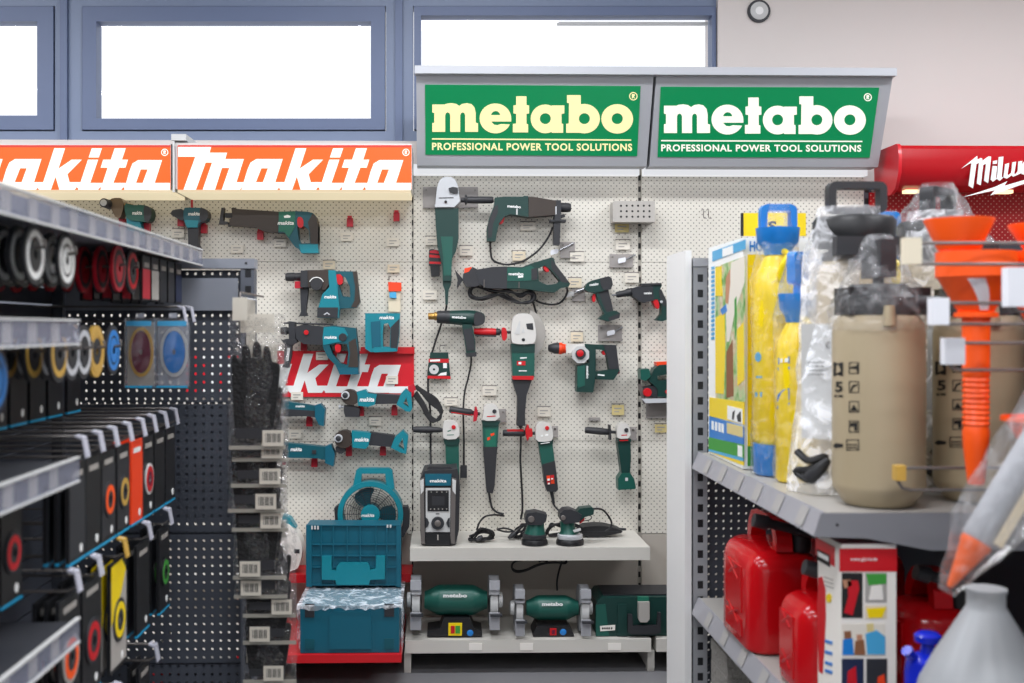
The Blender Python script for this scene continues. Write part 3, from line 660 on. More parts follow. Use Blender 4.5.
for i, (px, py, lb) in enumerate(((178,233.5,'faint price card left of the drill driver grip'), (237,249,'price card below the nose of the reciprocating saw'), (280,243,'price card under the handle of the reciprocating saw'), (313.8+33,237-.5+.5,'price card below the first empty red hook'),
    (329,265,'pale price card above the upper rotary hammer'), (393.5,268.5,'pale price card above the small hanging pack'), (297,396,'price card at the bottom left of the red banner'), (392,380,'price card over the last letter of the red banner'),
    (322,356,'price card on the red banner under the rotary hammer'), (295,434.5,'price card between the two headless teal tools'), (375,421.5,'price card between the two tilted grinders'), (393,262-25+5,'price card under the second empty red hook'))):
    card(px, py, lb, m='card' if i not in (4, 5) else 'card_warm', w=12, h=8, hanger=i % 2 == 0 and i not in (6, 7, 8), Y=4.974 if i in (6, 7, 8) else 4.985)
# ------------------------------------------------------------------ fan, cases and what stands on the red shelves
YF = 4.905
c = crop(280, 460, 7.31)
T = Thing('jobsite_fan', 'teal round cordless fan with carry handle behind the teal cases', 'fan', (372, 520), Y=YF)
fc = c(665,385)[0]
T.prof('carry_handle', 'teal', c(532,200,560,72,582,56,800,58,822,76,838,205,780,205,770,96,600,96,592,200), -.02, .02, bev=.007)
def ring(T, part, mt, c, ro, ri, f, b, par=None): return T.prof(part, mt, ell(*c, ro, n=40), f, b, bev=.004, holes=[ell(*c, ri, n=40)], par=par)
rg = T.prof('rim', 'teal', ell(*fc, 32.5, n=44), -.045, .045, bev=0, holes=[ell(*fc, 27.5, n=44)])
T.prof('hub', 'teal', ell(*fc, 9.5, n=28), -.05, -.03, bev=.004); T.prof('motor', 'teal_dark', ell(*fc, 9, n=24), .0, .04, bev=.003)
for k in range(3):
    a = math.radians(-105+120*k); pts = []
    for r, da in ((8, -.5), (16, -.75), (25, -.55), (26.5, 0), (25.5, .45), (16, .25), (8, .25)): pts.append((fc[0]+r*math.cos(a+da), fc[1]+r*math.sin(a+da)))
    T.prof('blade', 'teal_dark', pts, -.008, -.004, bev=0, sm=1)
bm = bmesh.new()
for r in [12+2.2*k for k in range(8)]:
    add_tube(bm, [T.pl.at(fc[0]+r*math.cos(math.radians(t)), fc[1]+r*math.sin(math.radians(t)))+Vector((0, -.04, 0)) for t in range(0, 361, 12)], .0011, 5)
for k in range(16):
    a = math.pi*k/8; add_tube(bm, [T.pl.at(fc[0]+r*math.cos(a), fc[1]+r*math.sin(a))+Vector((0, -.04, 0)) for r in (9, 28)], .0014, 5)
T.put('grille', 'charcoal', bm)
T.text('logo', 'print_white', 'makita', *c(600,378,695,402)[0], *c(600,378,695,402)[1], -.051, bold=.03, shear=.2)
for sx, pts in ((-1, c(400,345,425,325,440,335,436,450,440,520,415,520)), (1, c(890,335,935,335,950,370,945,480,900,560,880,545,900,440))):
    T.prof('side_knob', 'charcoal', pts, -.03, .03, bev=.008)
fz = (P(372, 576, YF).z, ); zs_ = .364
T.box('foot_stand', 'charcoal', P(345, 560, YF).x, P(400, 560, YF).x, YF-.06, YF+.06, zs_+.001, P(372, fc[1]+29, YF).z, bev=.01)
def case_front():
    pass
# upper case, standing on edge with its ribbed face out
z0 = P(353, 587, 4.66).z
T = Thing('tool_case', 'teal plastic tool case standing upright with ribbed face and handle, upper of two', 'tool case', (353, 587), 'teal tool cases', Y=4.66)
c = crop(280, 515, 7.31)
T.prof('shell', 'teal_case', c(195,75,880,75,882,520,195,525), .012, .13, bev=.006)
T.prof('back_plate', 'teal_case', c(190,72,232,72,232,526,190,526), 0, .02, bev=.003); T.prof('edge_frame', 'teal_case', c(850,72,884,72,884,524,850,524), 0, .02, bev=.003)
for x in (300, 388, 490, 585, 700, 780):
    T.prof('rib', 'teal_case', c(x-4,80,x+4,80,x+4,520,x-4,520), .002, .014, bev=.0015)
for y in (78, 218, 300, 385, 512): T.prof('rib', 'teal_case', c(232,y-4,850,y-4,850,y+4,232,y+4), .003, .014, bev=.0015)
h = T.prof('handle', 'teal', c(308,298,378,298,380,402,412,402,415,375,440,348,640,348,658,375,660,398,700,390,705,296,770,296,768,465,660,470,652,505,415,508,408,472,308,468), -.012, .010, bev=.006)
T.profs('latch_teeth', 'light_grey', [[c(x,78,x+12,78,x+12,105,x,105)] for x in (228, 250, 272)]+[[c(x,70,x+12,70,x+12,92,x,92)] for x in (780, 802)], -.002, .0)
# lower case in stretch film
ZC = z0-.005
T = Thing('tool_case', 'teal plastic tool case wrapped in stretch film on the bottom red shelf', 'tool case', (353, 651), 'teal tool cases', Y=4.375)
c = crop(280, 580, 6.83); pl = front(4.375); zt = pl.at(350, 606).z
a, b = pl.at(299.8, 650.5), pl.at(399, 604)
T.box('shell', 'teal_case', a.x, b.x, 4.39, 4.79, .152, ZC-.005, bev=.012)
T.prof('front_panel', 'teal_case', c(335,500,335,240,358,218,600,218,622,240,622,500) if False else c(335,478,335,240,358,218,600,218,622,240,622,478), .009, .02, bev=.004, pl=pl)
for q in (c(168,170,232,170,232,260,168,260), c(712,170,778,170,778,255,712,255)): T.prof('corner_latch', 'charcoal', q, .010, .02, bev=.003)
for q in (c(168,410,232,410,232,478,168,478), c(712,406,778,406,778,478,712,478)): T.prof('corner_foot', 'teal_dark', q, .011, .02, bev=.003)
bm = bmesh.new(); n = 26   # crumpled film over the top and sides
rows = []
for j in range(9):
    row = []
    for i in range(n+1):
        u = i/n; x = a.x-.012+(b.x-a.x+.024)*u; v = j/8
        if v < .3: y = 4.378; z = ZC-.014+.014*(v/.3)+R.uniform(-.008, .006)*(1 if j == 0 else .3)
        else: y = 4.378+(v-.3)/.7*.42; z = ZC+R.uniform(-.003, .003)
        row.append(bm.verts.new((x, y+R.uniform(-.004, .002), z)))
    rows.append(row)
for j in range(8):
    for i in range(n): bm.faces.new((rows[j][i], rows[j][i+1], rows[j+1][i+1], rows[j+1][i]))
T.put('stretch_film', 'film_thick', bm)
for sx in (a.x-.008, b.x+.008):
    bm = bmesh.new(); g = [[bm.verts.new((sx+R.uniform(-.006, .006), 4.385+.4*i/8, .152+(ZC-.152)*j/6)) for i in range(9)] for j in range(7)]
    for j in range(6):
        for i in range(8): bm.faces.new((g[j][i], g[j][i+1], g[j+1][i+1], g[j+1][i]))
    T.put('stretch_film', 'film_thick', bm)
# white cleaner at the left end of the red shelf
T = Thing('vacuum_cleaner', 'white rounded handheld cleaner with teal cap, half hidden by the glove packs', 'vacuum cleaner', (293, 569), Y=4.88)
T.prof('body', 'paper_white', [(270,520),(288,521),(298,530),(304,543),(303,556),(298,569),(272,569)], -.05, .05, bev=.02, sm=1)
T.prof('cap', 'teal', [(284,514),(291,517),(297,527),(290,524),(282,524)], -.03, .03, bev=.006)
T.profs('sticker', 'charcoal', [[rect(296, 547, 301, 551)]], -.0515, -.05)
T = Thing('cable_coil', 'black cable coil hanging between the teal tools and the green tools', 'cable', (430, 400), Y=4.895)
for k in range(6):
    T.cable('loop', 'black_rubber', [(413.5+k*.5,388-k*.4),(420+k,392),(430+k*1.2,404-k),(438+k*.8,410),(441,417-k*.4),(438-k,421+k*.4),(430-k*.8,416),(424-k*.6,404+k*.5),(416-k*.5,392+k*.8)], .0045, n=4)
T.prof('tie', 'red_hook', [(408.5,386),(414,384),(416,390),(411,392)], .0, .03, bev=.003)

T = tool('impact_driver', 'dark green topped driver almost hidden behind the plastic price rail, leftmost on the wall', 'power tool', 75, 216)
T.prof('body', 'green_dark', [(58,209),(70,208),(86,210),(89,214),(89,222),(80,226),(62,222)], -.03, .03, bev=.01); T.prof('motor_cap', 'soft_black', [(58,209),(72,208),(72,211),(60,214)], -.032, .03, bev=.004); T.prof('grip', 'soft_black', [(70,224),(80,224),(82,244),(70,244)], -.02, .02, bev=.008)
hook(85, 229, 'red hook under the almost hidden leftmost driver')
# ------------------------------------------------------------------ green tools on the right pegboard
GT = 'green power tools on the pegboard'
def gt(name, label, px, py, Y=YT): return Thing(name, label, 'power tool', (px, py), GT, Y=Y)
def lt(T, c, st, x0, y0, x1, y1, d, **k): return T.text('logo', 'print_white', st, *c(x0, y0, x1, y1)[0], *c(x0, y0, x1, y1)[1], d, bold=.03, **k)
def plate(px0, py0, px1, py1, label, m='grey_acrylic'):
    T = Thing('holder_plate', label, 'holder plate', ((px0+px1)/2, (py0+py1)/2), 'grey plastic plates on the pegboard', Y=4.992)
    T.prof('plate', m, rect(px0, py0, px1, py1), 0, .003, bev=0)
    T.prof('fold', m, rect(px0, py1-1.2, px1, py1), -.012, -.0005, bev=0)
    for px in (px0+3, px1-3): T.disc('screw', 'zinc', (px, py0+3), .9, -.003, 0, bev=.0005, seg=10)
    return T
c = crop(420, 170, 8)
T = gt('angle_grinder', 'large green angle grinder with silver head, hung head up at the top left', 447, 240)
T.prof('gear_head', 'silver', c(122,300,126,262,130,210,140,130,165,80,210,62,265,72,300,120,310,200,318,250,272,304), -.05, .02, bev=.014, sm=1)
T.prof('head_lip', 'silver', c(118,285,150,296,260,296,318,245,318,262,272,307,120,307), -.052, .02, bev=.004)
T.prof('lock_lever', 'soft_black', c(228,158,262,148,300,155,304,196,270,198,236,186), -.06, -.05, bev=.004)
T.disc('screw', 'black', c(205,265)[0], 1.4, -.056, -.05); T.profs('groove', 'soft_black', [[c(150,231,268,229,268,237,150,238)]], -.0508, -.0498)
c4, c55 = crop(400, 160, 5.69), crop(400, 280, 5.69)
T.prof('motor_housing', 'green_dark', c4(199,280,332,280,333,450,318,520,293,570,293,690,243,690,240,600,214,500,205,400), -.042, .004, bev=.014)
T.prof('handle_top', 'green', c4(232,440,300,440,296,560,290,660,248,660,246,560), -.044, .0, bev=.01)
T.prof('tail', 'green_dark', c55(243,-4,291,-4,290,28,276,60,272,140,258,140,255,60,244,28), -.03, .01, bev=.009)
T.rod('side_handle', 'soft_black', c(325,240)[0], c(588,240)[0], [(0, 2.6), (.12, 2.6), (.14, 5.2), (.17, 5.2), (.2, 3.4), (.6, 3.7), (.95, 3.5), (1, 2.8)])
T.cable('power_cable', 'black_rubber', [(446.5,303,.0),(446,309,.03),(441,325),(434,346),(429,366),(428,390),(430,410),(430.5,430),(430.5,452),(431,466,.0)], .0045)
plate(423, 187, 478, 208, 'grey plate behind the head of the large silver-headed grinder')
c = crop(480, 185, 8)
T = gt('rotary_hammer', 'green corded rotary hammer with black nose and hanging cable loop, right of the large grinder', 528, 220)
T.prof('body', 'green_dark', c(115,108,190,100,340,100,345,95,380,95,386,262,345,256,240,240,196,255,150,312,130,400,122,452,55,452,53,350,75,260,110,170), -.036, .036, bev=.012)
T.prof('grip_inlay', 'soft_black', c(60,330,82,262,115,180,140,165,140,230,100,320,92,420,60,430), -.038, .038, bev=.006)
T.prof('gear_housing', 'brown_grip', c(384,100,420,102,602,132,602,245,384,262), -.038, .038, bev=.014)
T.prof('collar', 'charcoal', c(590,128,642,128,642,292,590,292), -.034, .034, bev=.008)
T.rod('chuck', 'soft_black', c(640,178)[0], c(728,182)[0], [(0, 4.6), (.15, 4.8), (.7, 4.8), (.95, 4.2), (1, 3)])
T.prof('side_handle', 'soft_black', c(587,288,640,288,634,482,584,482), -.022, .022, bev=.01)
T.prof('handle_flange', 'soft_black', c(558,280,682,282,682,300,558,300), -.03, .03, bev=.003); T.prof('depth_stop', 'soft_black', c(640,240,672,236,678,256,645,262), -.02, .02, bev=.004)
tri(T, c, 158,262,202,250,182,312,148,318, f=-.02, b=.02)
T.profs('clamp_mark', 'silver', [[c(596,180,606,178,606,240,596,244)]], -.0385, -.0335)
T.profs('rating_mark', 'light_grey', [[c(285,196,297,196,297,245,285,245)]], -.0368, -.0355); lt(T, c, 'metabo', 215, 164, 322, 186, -.037, rot=(1, 0))
T.cable('power_cable', 'black_rubber', c(85,445,88,520,100,585,150,620,230,632,330,612,420,562,500,490,560,400,590,330), .0045)
c = crop(400, 160, 5.69)
T = gt('battery_pack', 'small hanging battery with red and black stripes left of the large grinder', 435, 263, Y=4.965)
T.prof('body', 'soft_black', c(165,512,185,508,228,520,233,600,165,600), -.026, .026, bev=.006); T.prof('lower_block', 'black', c(172,598,226,598,226,662,178,665), -.022, .022, bev=.006)
T.profs('red_stripe', 'red', [[c(167,540,231,545,231,560,167,556)], [c(167,580,232,582,232,594,167,592)]], -.0272, -.0255)
T.prof('contact_cap', 'red_hook', c(170,520,200,514,228,526,228,536,170,532), -.029, -.02, bev=.003)
c = crop(450, 245, 8)
T = gt('reciprocating_saw', 'green corded reciprocating saw with red collar, grey nose and open rear handle', 513, 285)
T.prof('shoe', 'soft_black', c(38,198,98,268,100,285,64,342,54,338,62,280), -.016, .016, bev=.003)
T.prof('blade_collar', 'red_orange', c(115,190,170,178,182,212,150,246,112,250), -.03, .03, bev=.008)
T.prof('boot', 'soft_black', c(105,232,150,215,178,178,222,200,245,320,205,335,130,336,100,282), -.034, .034, bev=.01)
T.prof('gear_housing', 'charcoal', c(200,202,330,180,452,175,452,352,290,347,240,318), -.036, .036, bev=.014)
T.prof('body', 'green_dark', c(450,176,572,180,650,150,798,105,822,106,838,158,955,312,942,335,880,347,830,382,720,372,600,352,450,348), -.035, .035, bev=.01, holes=[c(700,192,750,166,800,202,872,290,850,312,770,322,705,292)])
T.prof('side_panel', 'green', c(455,185,570,190,640,168,690,200,694,285,600,290,455,290), -.0375, -.03, bev=.003)
T.prof('vent_slots', 'soft_black', c(645,195,692,185,694,280,645,285), -.0385, -.036, bev=.001)
T.prof('grip', 'soft_black', c(800,112,835,155,948,308,884,296,806,190), -.037, .037, bev=.008)
tri(T, c, 735,170,772,176,792,215,760,218, f=-.03, b=.03); T.profs('badge', 'print_white', [[c(540,250,580,246,580,262,540,266)]], -.0385, -.037)
lt(T, c, 'metabo', 465, 222, 582, 246, -.0385)
T.cable('power_cable', 'black_rubber', c(945,335,945,380,920,430,880,465,820,475,740,462,690,440), .0045)
bm = bmesh.new()
for k in range(7):
    q = [(200,335-k*2),(150+k*3,360+k*2),(165+k*4,420-k*2),(250,440-k*3),(340+k*3,415-k*4),(430,390+k*5),(520+k*4,440+k*4),(600,468-k*2),(670-k*4,445),(685-k*6,400),(640-k*4,365+k*4),(560,400+k*4-8),(470,375-k*3),(360,365+k*2),(270,340+k*2),(200,335-k*2)]
    w = [T.pl.at(*c(*p)[0])+Vector((0, R.uniform(-.012, .02), 0)) for p in q]
    add_tube(bm, curve_pts(w, 4), .0042, 6)
T.put('cable_bundle', 'black_rubber', bm)
T.cable('lead', 'black_rubber', c(668,450,690,520,705,590,718,660,712,735), .0042); T.prof('plug', 'soft_black', c(700,715,725,715,740,755,695,755), .036, .062, bev=.004)
for x, y0, y1 in ((270, 280, 342), (547, 298, 346)): T.cable('holder_pin', 'zinc', [(*c(x, y0)[0], -.04), (*c(x, y1)[0], -.04), (*c(x, y1)[0], .04)], .0022, n=1)
c = crop(540, 265, 8)
T = gt('drill_driver', 'green cordless drill driver without chuck, hung grip down right of the saw handle', 600, 300)
T.prof('body', 'green_dark', c(348,192,370,150,410,126,542,92,566,110,574,160,556,197,440,224,380,216), -.03, .03, bev=.012)
T.prof('motor_cap', 'soft_black', c(470,110,542,92,566,110,574,160,556,197,500,205,478,160), -.032, .032, bev=.01)
T.prof('grip', 'soft_black', c(440,216,540,200,566,300,582,372,512,392,470,300), -.022, .022, bev=.01)
T.prof('grip_front', 'green_dark', c(440,222,462,222,500,320,530,388,510,392,468,300), -.024, .024, bev=.004)
T.prof('foot', 'green_dark', c(463,432,520,380,592,365,632,385,626,422,540,450), -.032, .032, bev=.01); T.prof('foot_rim', 'soft_black', c(540,420,632,385,626,424,545,450), -.034, .034, bev=.006)
tri(T, c, 420,230,446,238,436,302,414,290); T.rod('bit', 'steel', c(288,213)[0], c(352,190)[0], 1.1, seg=8)
lt(T, c, 'metabo', 390, 150, 460, 172, -.0308, rot=(-1.2, 0))
T = gt('drywall_screwdriver', 'green corded screwdriver with black nose pointing left beside the white upright', 640, 300)
T.rod('bit', 'steel', c(575,240)[0], c(615,240)[0], .9, seg=8); T.rod('nose', 'soft_black', c(608,240)[0], c(738,215)[0], [(0, 2.4), (.1, 3.1), (.6, 3.3), (.65, 4), (1, 4.2)])
T.prof('gear_housing', 'charcoal', c(722,190,790,170,890,165,900,285,830,302,790,292,735,252), -.032, .032, bev=.014)
T.prof('body', 'green_dark', c(790,160,960,150,966,166,952,192,1003,290,1018,432,972,450,922,442,960,392,966,330,930,275,880,280,870,180), -.028, .028, bev=.01)
T.prof('belt_hook', 'soft_black', c(800,150,960,146,960,160,800,170), -.036, .01, bev=.003); tri(T, c, 885,276,930,264,952,340,925,356, f=-.026, b=.026)
T.prof('grip', 'soft_black', c(940,200,960,196,1003,290,1006,330,972,330,950,270), -.030, .030, bev=.006); T.disc('lock_button', 'silver', c(960,296)[0], 1.4, -.034, -.028)
lt(T, c, 'metabo', 820, 216, 882, 236, -.0335)
c = crop(420, 300, 8)
T = gt('heat_gun', 'green heat gun with brass nozzle pointing left and cable hanging from its handle', 457, 325)
T.rod('nozzle', 'brass', c(65,130)[0], c(145,130)[0], [(0, 3.1), (.1, 3.5), (.6, 3.5), (.65, 4.2), (1, 4.4)])
T.rod('sleeve', 'soft_black', c(135,136)[0], c(238,138)[0], [(0, 5.8), (.1, 6.3), (.7, 6.4), (.72, 6.8), (1, 6.8)])
T.rod('body', 'green_dark', c(232,138)[0], c(520,150)[0], [(0, 6.6), (.2, 7.2), (.5, 8), (.75, 7.6), (.9, 6.2), (.98, 4), (1, 2)])
T.prof('end_cap', 'soft_black', c(430,95,490,102,520,142,512,190,465,208,430,205), -.036, .036, bev=.012, sm=1)
T.prof('handle', 'green_dark', c(335,195,415,195,442,340,442,422,370,425,355,320), -.024, .024, bev=.012); T.prof('handle_grip', 'charcoal', c(345,235,410,225,432,330,436,400,376,405,362,320), -.026, .026, bev=.008)
T.prof('foot', 'soft_black', c(362,425,452,415,450,450,370,456), -.03, .03, bev=.006); lt(T, c, 'metabo', 255, 124, 368, 146, -.0395, rot=(.8, 0))
T.cable('power_cable', 'black_rubber', [(471.5,356),(471,366),(468,380),(465,392),(463.5,410),(464,440,.04),(464,470,.04),(464,474,.02)], .0042); T.prof('plug', 'soft_black', [(460.5,466),(467,466),(467,478),(460,478)], -.0, .03, bev=.004)
T = gt('angle_grinder', 'large green angle grinder with white head, red label and red ring, hung in the middle', 523, 370)
T.prof('gear_head', 'cast_white', c(730,162,760,115,820,105,880,115,906,160,922,260,916,330,890,352,740,352,723,310), -.05, .02, bev=.014, sm=1)
T.prof('cooling_fins', 'light_grey', c(748,270,790,165,797,170,790,275), -.0518, -.045, bev=.002); T.prof('fin', 'light_grey', c(808,262,818,215,832,262), -.0518, -.045, bev=.002)
T.prof('dark_label', 'charcoal', c(842,190,895,185,900,240,850,232), -.0515, -.049, bev=.0005); T.disc('screw', 'black', c(820,316)[0], 1.6, -.0525, -.05)
T.prof('motor_housing', 'green', c(726,350,912,352,908,610,738,608), -.04, .035, bev=.014); T.prof('housing_band', 'green_dark', c(724,352,914,352,912,420,728,420), -.042, .036, bev=.008)
T.prof('red_ring', 'red', c(735,604,906,604,900,636,738,632), -.044, .036, bev=.006)
T.prof('red_label', 'red', c(770,486,838,486,838,520,770,520), -.0415, -.039, bev=.001); T.each('lettering', 'print_white', [[c(782,494,805,494,805,512,782,512)], [c(795,458,848,455,848,464,795,467)], [c(785,560,848,560,848,568,785,568)]], -.0425, -.0398)
c2 = crop(405, 375, 8)
T.prof('rear_grip', 'soft_black', c2(852,32,1012,32,968,160,956,300,958,402,893,402,895,300,897,170), -.032, .032, bev=.014)
T.prof('cable_guard', 'soft_black', c2(905,398,948,398,940,425,912,425), .014, .03, bev=.005)
T.rod('side_handle', 'red', c(432,252)[0], c(612,256)[0], [(0, 2.4), (.05, 3.2), (.4, 3.6), (.9, 3.7), (1, 3.2)]); T.prof('handle_underside', 'soft_black', c(440,278,610,282,610,296,440,290), -.01, .012, bev=.002)
T.rod('handle_shaft', 'soft_black', c(608,256)[0], c(735,258)[0], [(0, 3.6), (.25, 3.4), (.3, 1.4), (1, 1.4)], seg=12); T.prof('handle_flange', 'red', c(650,226,668,218,690,232,695,290,690,312,672,328,652,312), -.03, .02, bev=.006, sm=1)
T.prof('guard_or_shadow', 'tag_grey', [(530,308)]+ell(525, 334, 21, 25, 14, -62, 62)+[(530,362)], .02, .028, bev=.001)  # grey half disc shaped as the soft shadow beside the head
T.cable('power_cable', 'black_rubber', [(521,428,.022),(521.5,445),(521,460),(522,480),(523,500),(523,512),(521.5,521,.045)], .0045)
c = crop(540, 330, 8)
T = gt('rotary_hammer', 'green cordless hammer with black keyless chuck, red ring and round red knob', 583, 365)
T.rod('chuck', 'soft_black', c(65,145)[0], c(152,147)[0], [(0, 2), (.1, 3.6), (.6, 5.6), (1, 5.6)]); T.rod('chuck_ring', 'red_orange', c(150,147)[0], c(208,150)[0], [(0, 5.8), (.4, 6), (.5, 5), (1, 4.4)])
T.prof('neck', 'cast_white', c(200,120,352,108,352,165,205,188), -.03, .03, bev=.008)
T.prof('gear_plate', 'light_grey', [(579.4+9*math.cos(math.radians(22.5+45*k)), 354.4+9*math.sin(math.radians(22.5+45*k))) for k in range(8)], -.046, -.02, bev=.003)
T.disc('mode_knob', 'charcoal', (579.2, 353.8), 5.1, -.056, -.046); T.disc('knob_top', 'red', (578.6, 353), 3.4, -.059, -.056)
T.prof('body', 'green_dark', c(350,110,432,115,432,400,416,497,285,492,290,285,385,262), -.036, .036, bev=.01); T.prof('battery', 'green', c(290,290,350,280,350,440,300,460,290,440), -.039, -.03, bev=.006)
T.prof('rear_handle', 'green_dark', c(425,115,602,120,628,322,602,367,580,397,445,392,420,335), -.026, .026, bev=.009, holes=[c(440,155,505,162,530,220,546,318,440,332)])
T.prof('grip', 'soft_black', c(500,118,602,120,626,310,545,310,532,220,520,170), -.028, .028, bev=.007); T.prof('latch', 'maroon', c(605,330,632,322,632,345,610,355), -.02, .02, bev=.003)
tri(T, c, 490,165,526,165,520,202,496,196, f=-.02, b=.02); lt(T, c, 'metabo', 362, 285, 382, 385, -.0368, rot=-1); T.profs('badge', 'print_white', [[c(455,350,510,356,508,366,455,362)]], -.0268, -.0258)
T = gt('planer', 'green cordless planer half hidden behind the white upright', 655, 380)
T.prof('front_knob', 'green', c(790,312,860,308,872,370,832,405,795,392), -.04, .04, bev=.01); T.prof('body', 'green_dark', c(900,310,940,278,1100,270,1140,400,1100,540,930,530,930,470,860,400), -.036, .036, bev=.012, holes=[c(925,365,1060,345,1060,395,930,400)])
T.prof('top_cap', 'red_orange', c(920,255,1060,250,1060,282,925,285), -.03, .03, bev=.006); T.disc('depth_knob', 'red', c(845,495)[0], 4.2, -.05, -.03); T.prof('side_gear', 'charcoal', c(815,455,930,440,930,540,820,530), -.03, .03, bev=.006)
T.prof('base_plate', 'silver', c(800,545,1120,540,1120,572,830,580), -.045, .03, bev=.003); T.prof('fence', 'zinc', c(770,430,800,430,845,580,820,590), -.03, -.02, bev=.002)
T.disc('red_button', 'red', c(1005,490)[0], 2.2, -.042, -.03)
c = crop(420, 300, 8)
T = Thing('hanging_pack', 'green and red hanging pack with small cutting disc left of the heat gun cable', 'tool accessory', (438, 363), Y=4.96)
T.prof('card', 'green_dark', c(82,420,225,420,245,632,60,628), 0, .003, bev=0); T.each('red_stripe', 'red', [[c(70,470,230,470,231,502,68,498)], [c(60,605,244,608,245,632,60,628)]], -.0015, -.0003)
T.prof('disc', 'light_grey', ell(*c(112,555)[0], 4.8, n=24), -.008, -.002, bev=.001, holes=[ell(*c(112,555)[0], 1.2, n=12)]); T.profs('label', 'print_white', [[c(185,505,215,505,215,545,185,545)], [c(140,605,165,585,212,575,212,602)], [c(80,478,160,474,160,490,80,494)]], -.0025, -.0012)
T.cable('hook_wire', 'zinc', [(445,345,.035),(445,345.5,.01),(440,346,-.004),(440,352,-.004)], .0016, n=2)
# small grinders
def small(label, px, py, head, hm, coll, body, bm_, dot, dm, hA, hB, hp, hmat='soft_black'):
    T = gt('angle_grinder', label, px, py)
    T.prof('gear_head', hm, head, -.042, .02, bev=.012, sm=1); T.prof('collar', 'green_dark', coll, -.036, .03, bev=.007); T.prof('body', bm_, body, -.031, .03, bev=.014)
    T.disc('spindle_lock', dm, dot, 2.1, -.047, -.041); T.rod('side_handle', hmat, hA, hB, hp)
    return T
c, cb = crop(405, 375, 8), crop(405, 455, 8)
T = small('green angle grinder with white head standing up behind the radio', 452, 450, c(308,372,330,360,400,358,432,400,437,502,310,512,300,450), 'cast_white', c(310,508,437,505,432,548,370,562,315,548), c(322,545,430,545,432,760,428,800,338,800,330,760), 'green', c(388,410)[0], 'red', c(65,436)[0], c(302,440)[0], [(0, 2.6), (.1, 3.2), (.6, 3.6), (.7, 2.8), (.9, 2.6), (1, 1.6)])
T.prof('rear_grip', 'soft_black', cb(340,90,430,80,438,250,430,300,350,300,345,200), -.028, .026, bev=.01); T.profs('print', 'green_hi', [[c(340,440,365,432,365,440,340,448)], [c(335,470,390,468,390,474,335,476)]], -.0428, -.0415)
T = small('green angle grinder with red-edged handle, black lower body and cable lying on the shelf', 490, 440, c(625,302,630,240,665,225,705,225,742,250,758,357,613,362), 'cast_white', c(610,364,760,364,742,402,620,402), c(618,400,748,400,735,575,628,575), 'green', c(712,285)[0], 'charcoal', c(355,275)[0], c(600,312)[0], [(0, 2.8), (.05, 3.4), (.7, 3.4), (.75, 2.4), (1, 1.6)])
T.prof('handle_underside', 'red', c(370,288,540,312,540,324,370,300), -.012, .02, bev=.003); T.prof('handle_flange', 'red_hook', c(560,255,572,252,582,300,572,360,545,372,548,310), -.03, .02, bev=.005)
T.prof('lower_body', 'soft_black', [c(625,570)[0], c(738,570)[0]]+cb(730,0,714,240,700,298,652,292,640,150,628,0), -.033, .03, bev=.012)
T.profs('label', 'green_hi', [[c(640,430,725,430,722,568,645,568)]], -.0318, -.030); T.profs('label_print', 'red_orange', [[c(680,465,712,455,712,475,684,484)], [c(655,495,678,488,678,512,655,518)]], -.0326, -.0314); T.profs('groove', 'red', [[c(652,322,722,318,722,326,652,330)]], -.0428, -.0415)
T.cable('power_cable', 'soft_black', cb(672,290,680,340,690,400,705,440,740,470,795,486), .005)
plate(495, 409, 506, 422, 'small grey plate right of the green grinder head with red-edged handle')
c = crop(495, 400, 6.69)
T = small('green angle grinder with red handle, long black switch end and red label squares', 535, 450, c(268,272,266,200,272,160,300,140,350,145,378,180,384,262,340,274), 'cast_white', c(280,272,384,260,382,288,290,298), c(290,292,380,286,392,380,398,460,320,465,305,400), 'green', c(342,182)[0], 'red', c(52,220)[0], c(200,222)[0], [(0, 2.6), (.08, 3.3), (.9, 3.4), (1, 2.8)])
T.prof('lower_body', 'soft_black', c(312,425,396,400,406,480,417,590,402,608,345,606,330,560), -.033, .03, bev=.012); T.prof('handle_top', 'red', c(80,197,190,196,190,212,80,214), -.012, .015, bev=.003)
T.prof('handle_flange', 'red', c(200,195,212,165,222,165,225,190,245,190,248,240,225,245,215,270,205,240), -.03, .02, bev=.005); T.rod('handle_shaft', 'soft_black', c(198,222)[0], c(272,222)[0], 1.6, seg=12)
for x, y in ((340, 500), (366, 496), (342, 530), (368, 526)): T.profs('label', 'red' if (x+y) % 3 else 'red_orange', [[c(x,y,x+23,y-2,x+25,y+26,x+2,y+28)]], -.0342, -.032)
T.profs('label_print', 'print_white', [[c(345,520,360,518,360,530,345,532)], [c(370,516,382,515,382,522,370,523)], [c(348,548,360,546,360,555,348,556)], [c(300,228,315,226,315,238,300,240)], [c(330,225,350,222,350,232,330,235)], [c(300,284,360,276,360,280,300,288)]], -.0435, -.033)
T.prof('cable_guard', 'soft_black', c(362,600,388,600,400,690,385,690), -.01, .01, bev=.003); T.cable('power_cable', 'soft_black', [(553,502),(556,508),(561,513,.03),(566,518,.04)], .0042)
plate(552, 426, 558, 437, 'narrow grey plate right of the red-handled grinder head')
T = small('green battery angle grinder with black handle and flared foot, rightmost of the small grinders', 620, 455, c(810,255,806,220,812,160,850,143,886,160,902,250), 'cast_white', c(812,255,902,255,900,275,815,278), c(812,275,898,275,902,380,895,490,840,490,822,350), 'green_dark', c(868,195)[0], 'soft_black', c(602,200)[0], c(770,215)[0], [(0, 2.6), (.08, 3.3), (.6, 3.6), (.9, 3.2), (1, 2.6)])
T.prof('battery_foot', 'green', c(838,482,895,482,922,520,934,578,928,588,816,594,814,520), -.036, .03, bev=.008); T.profs('sticker', 'light_grey', [[c(862,512,880,512,880,534,862,534)]], -.0368, -.0355)
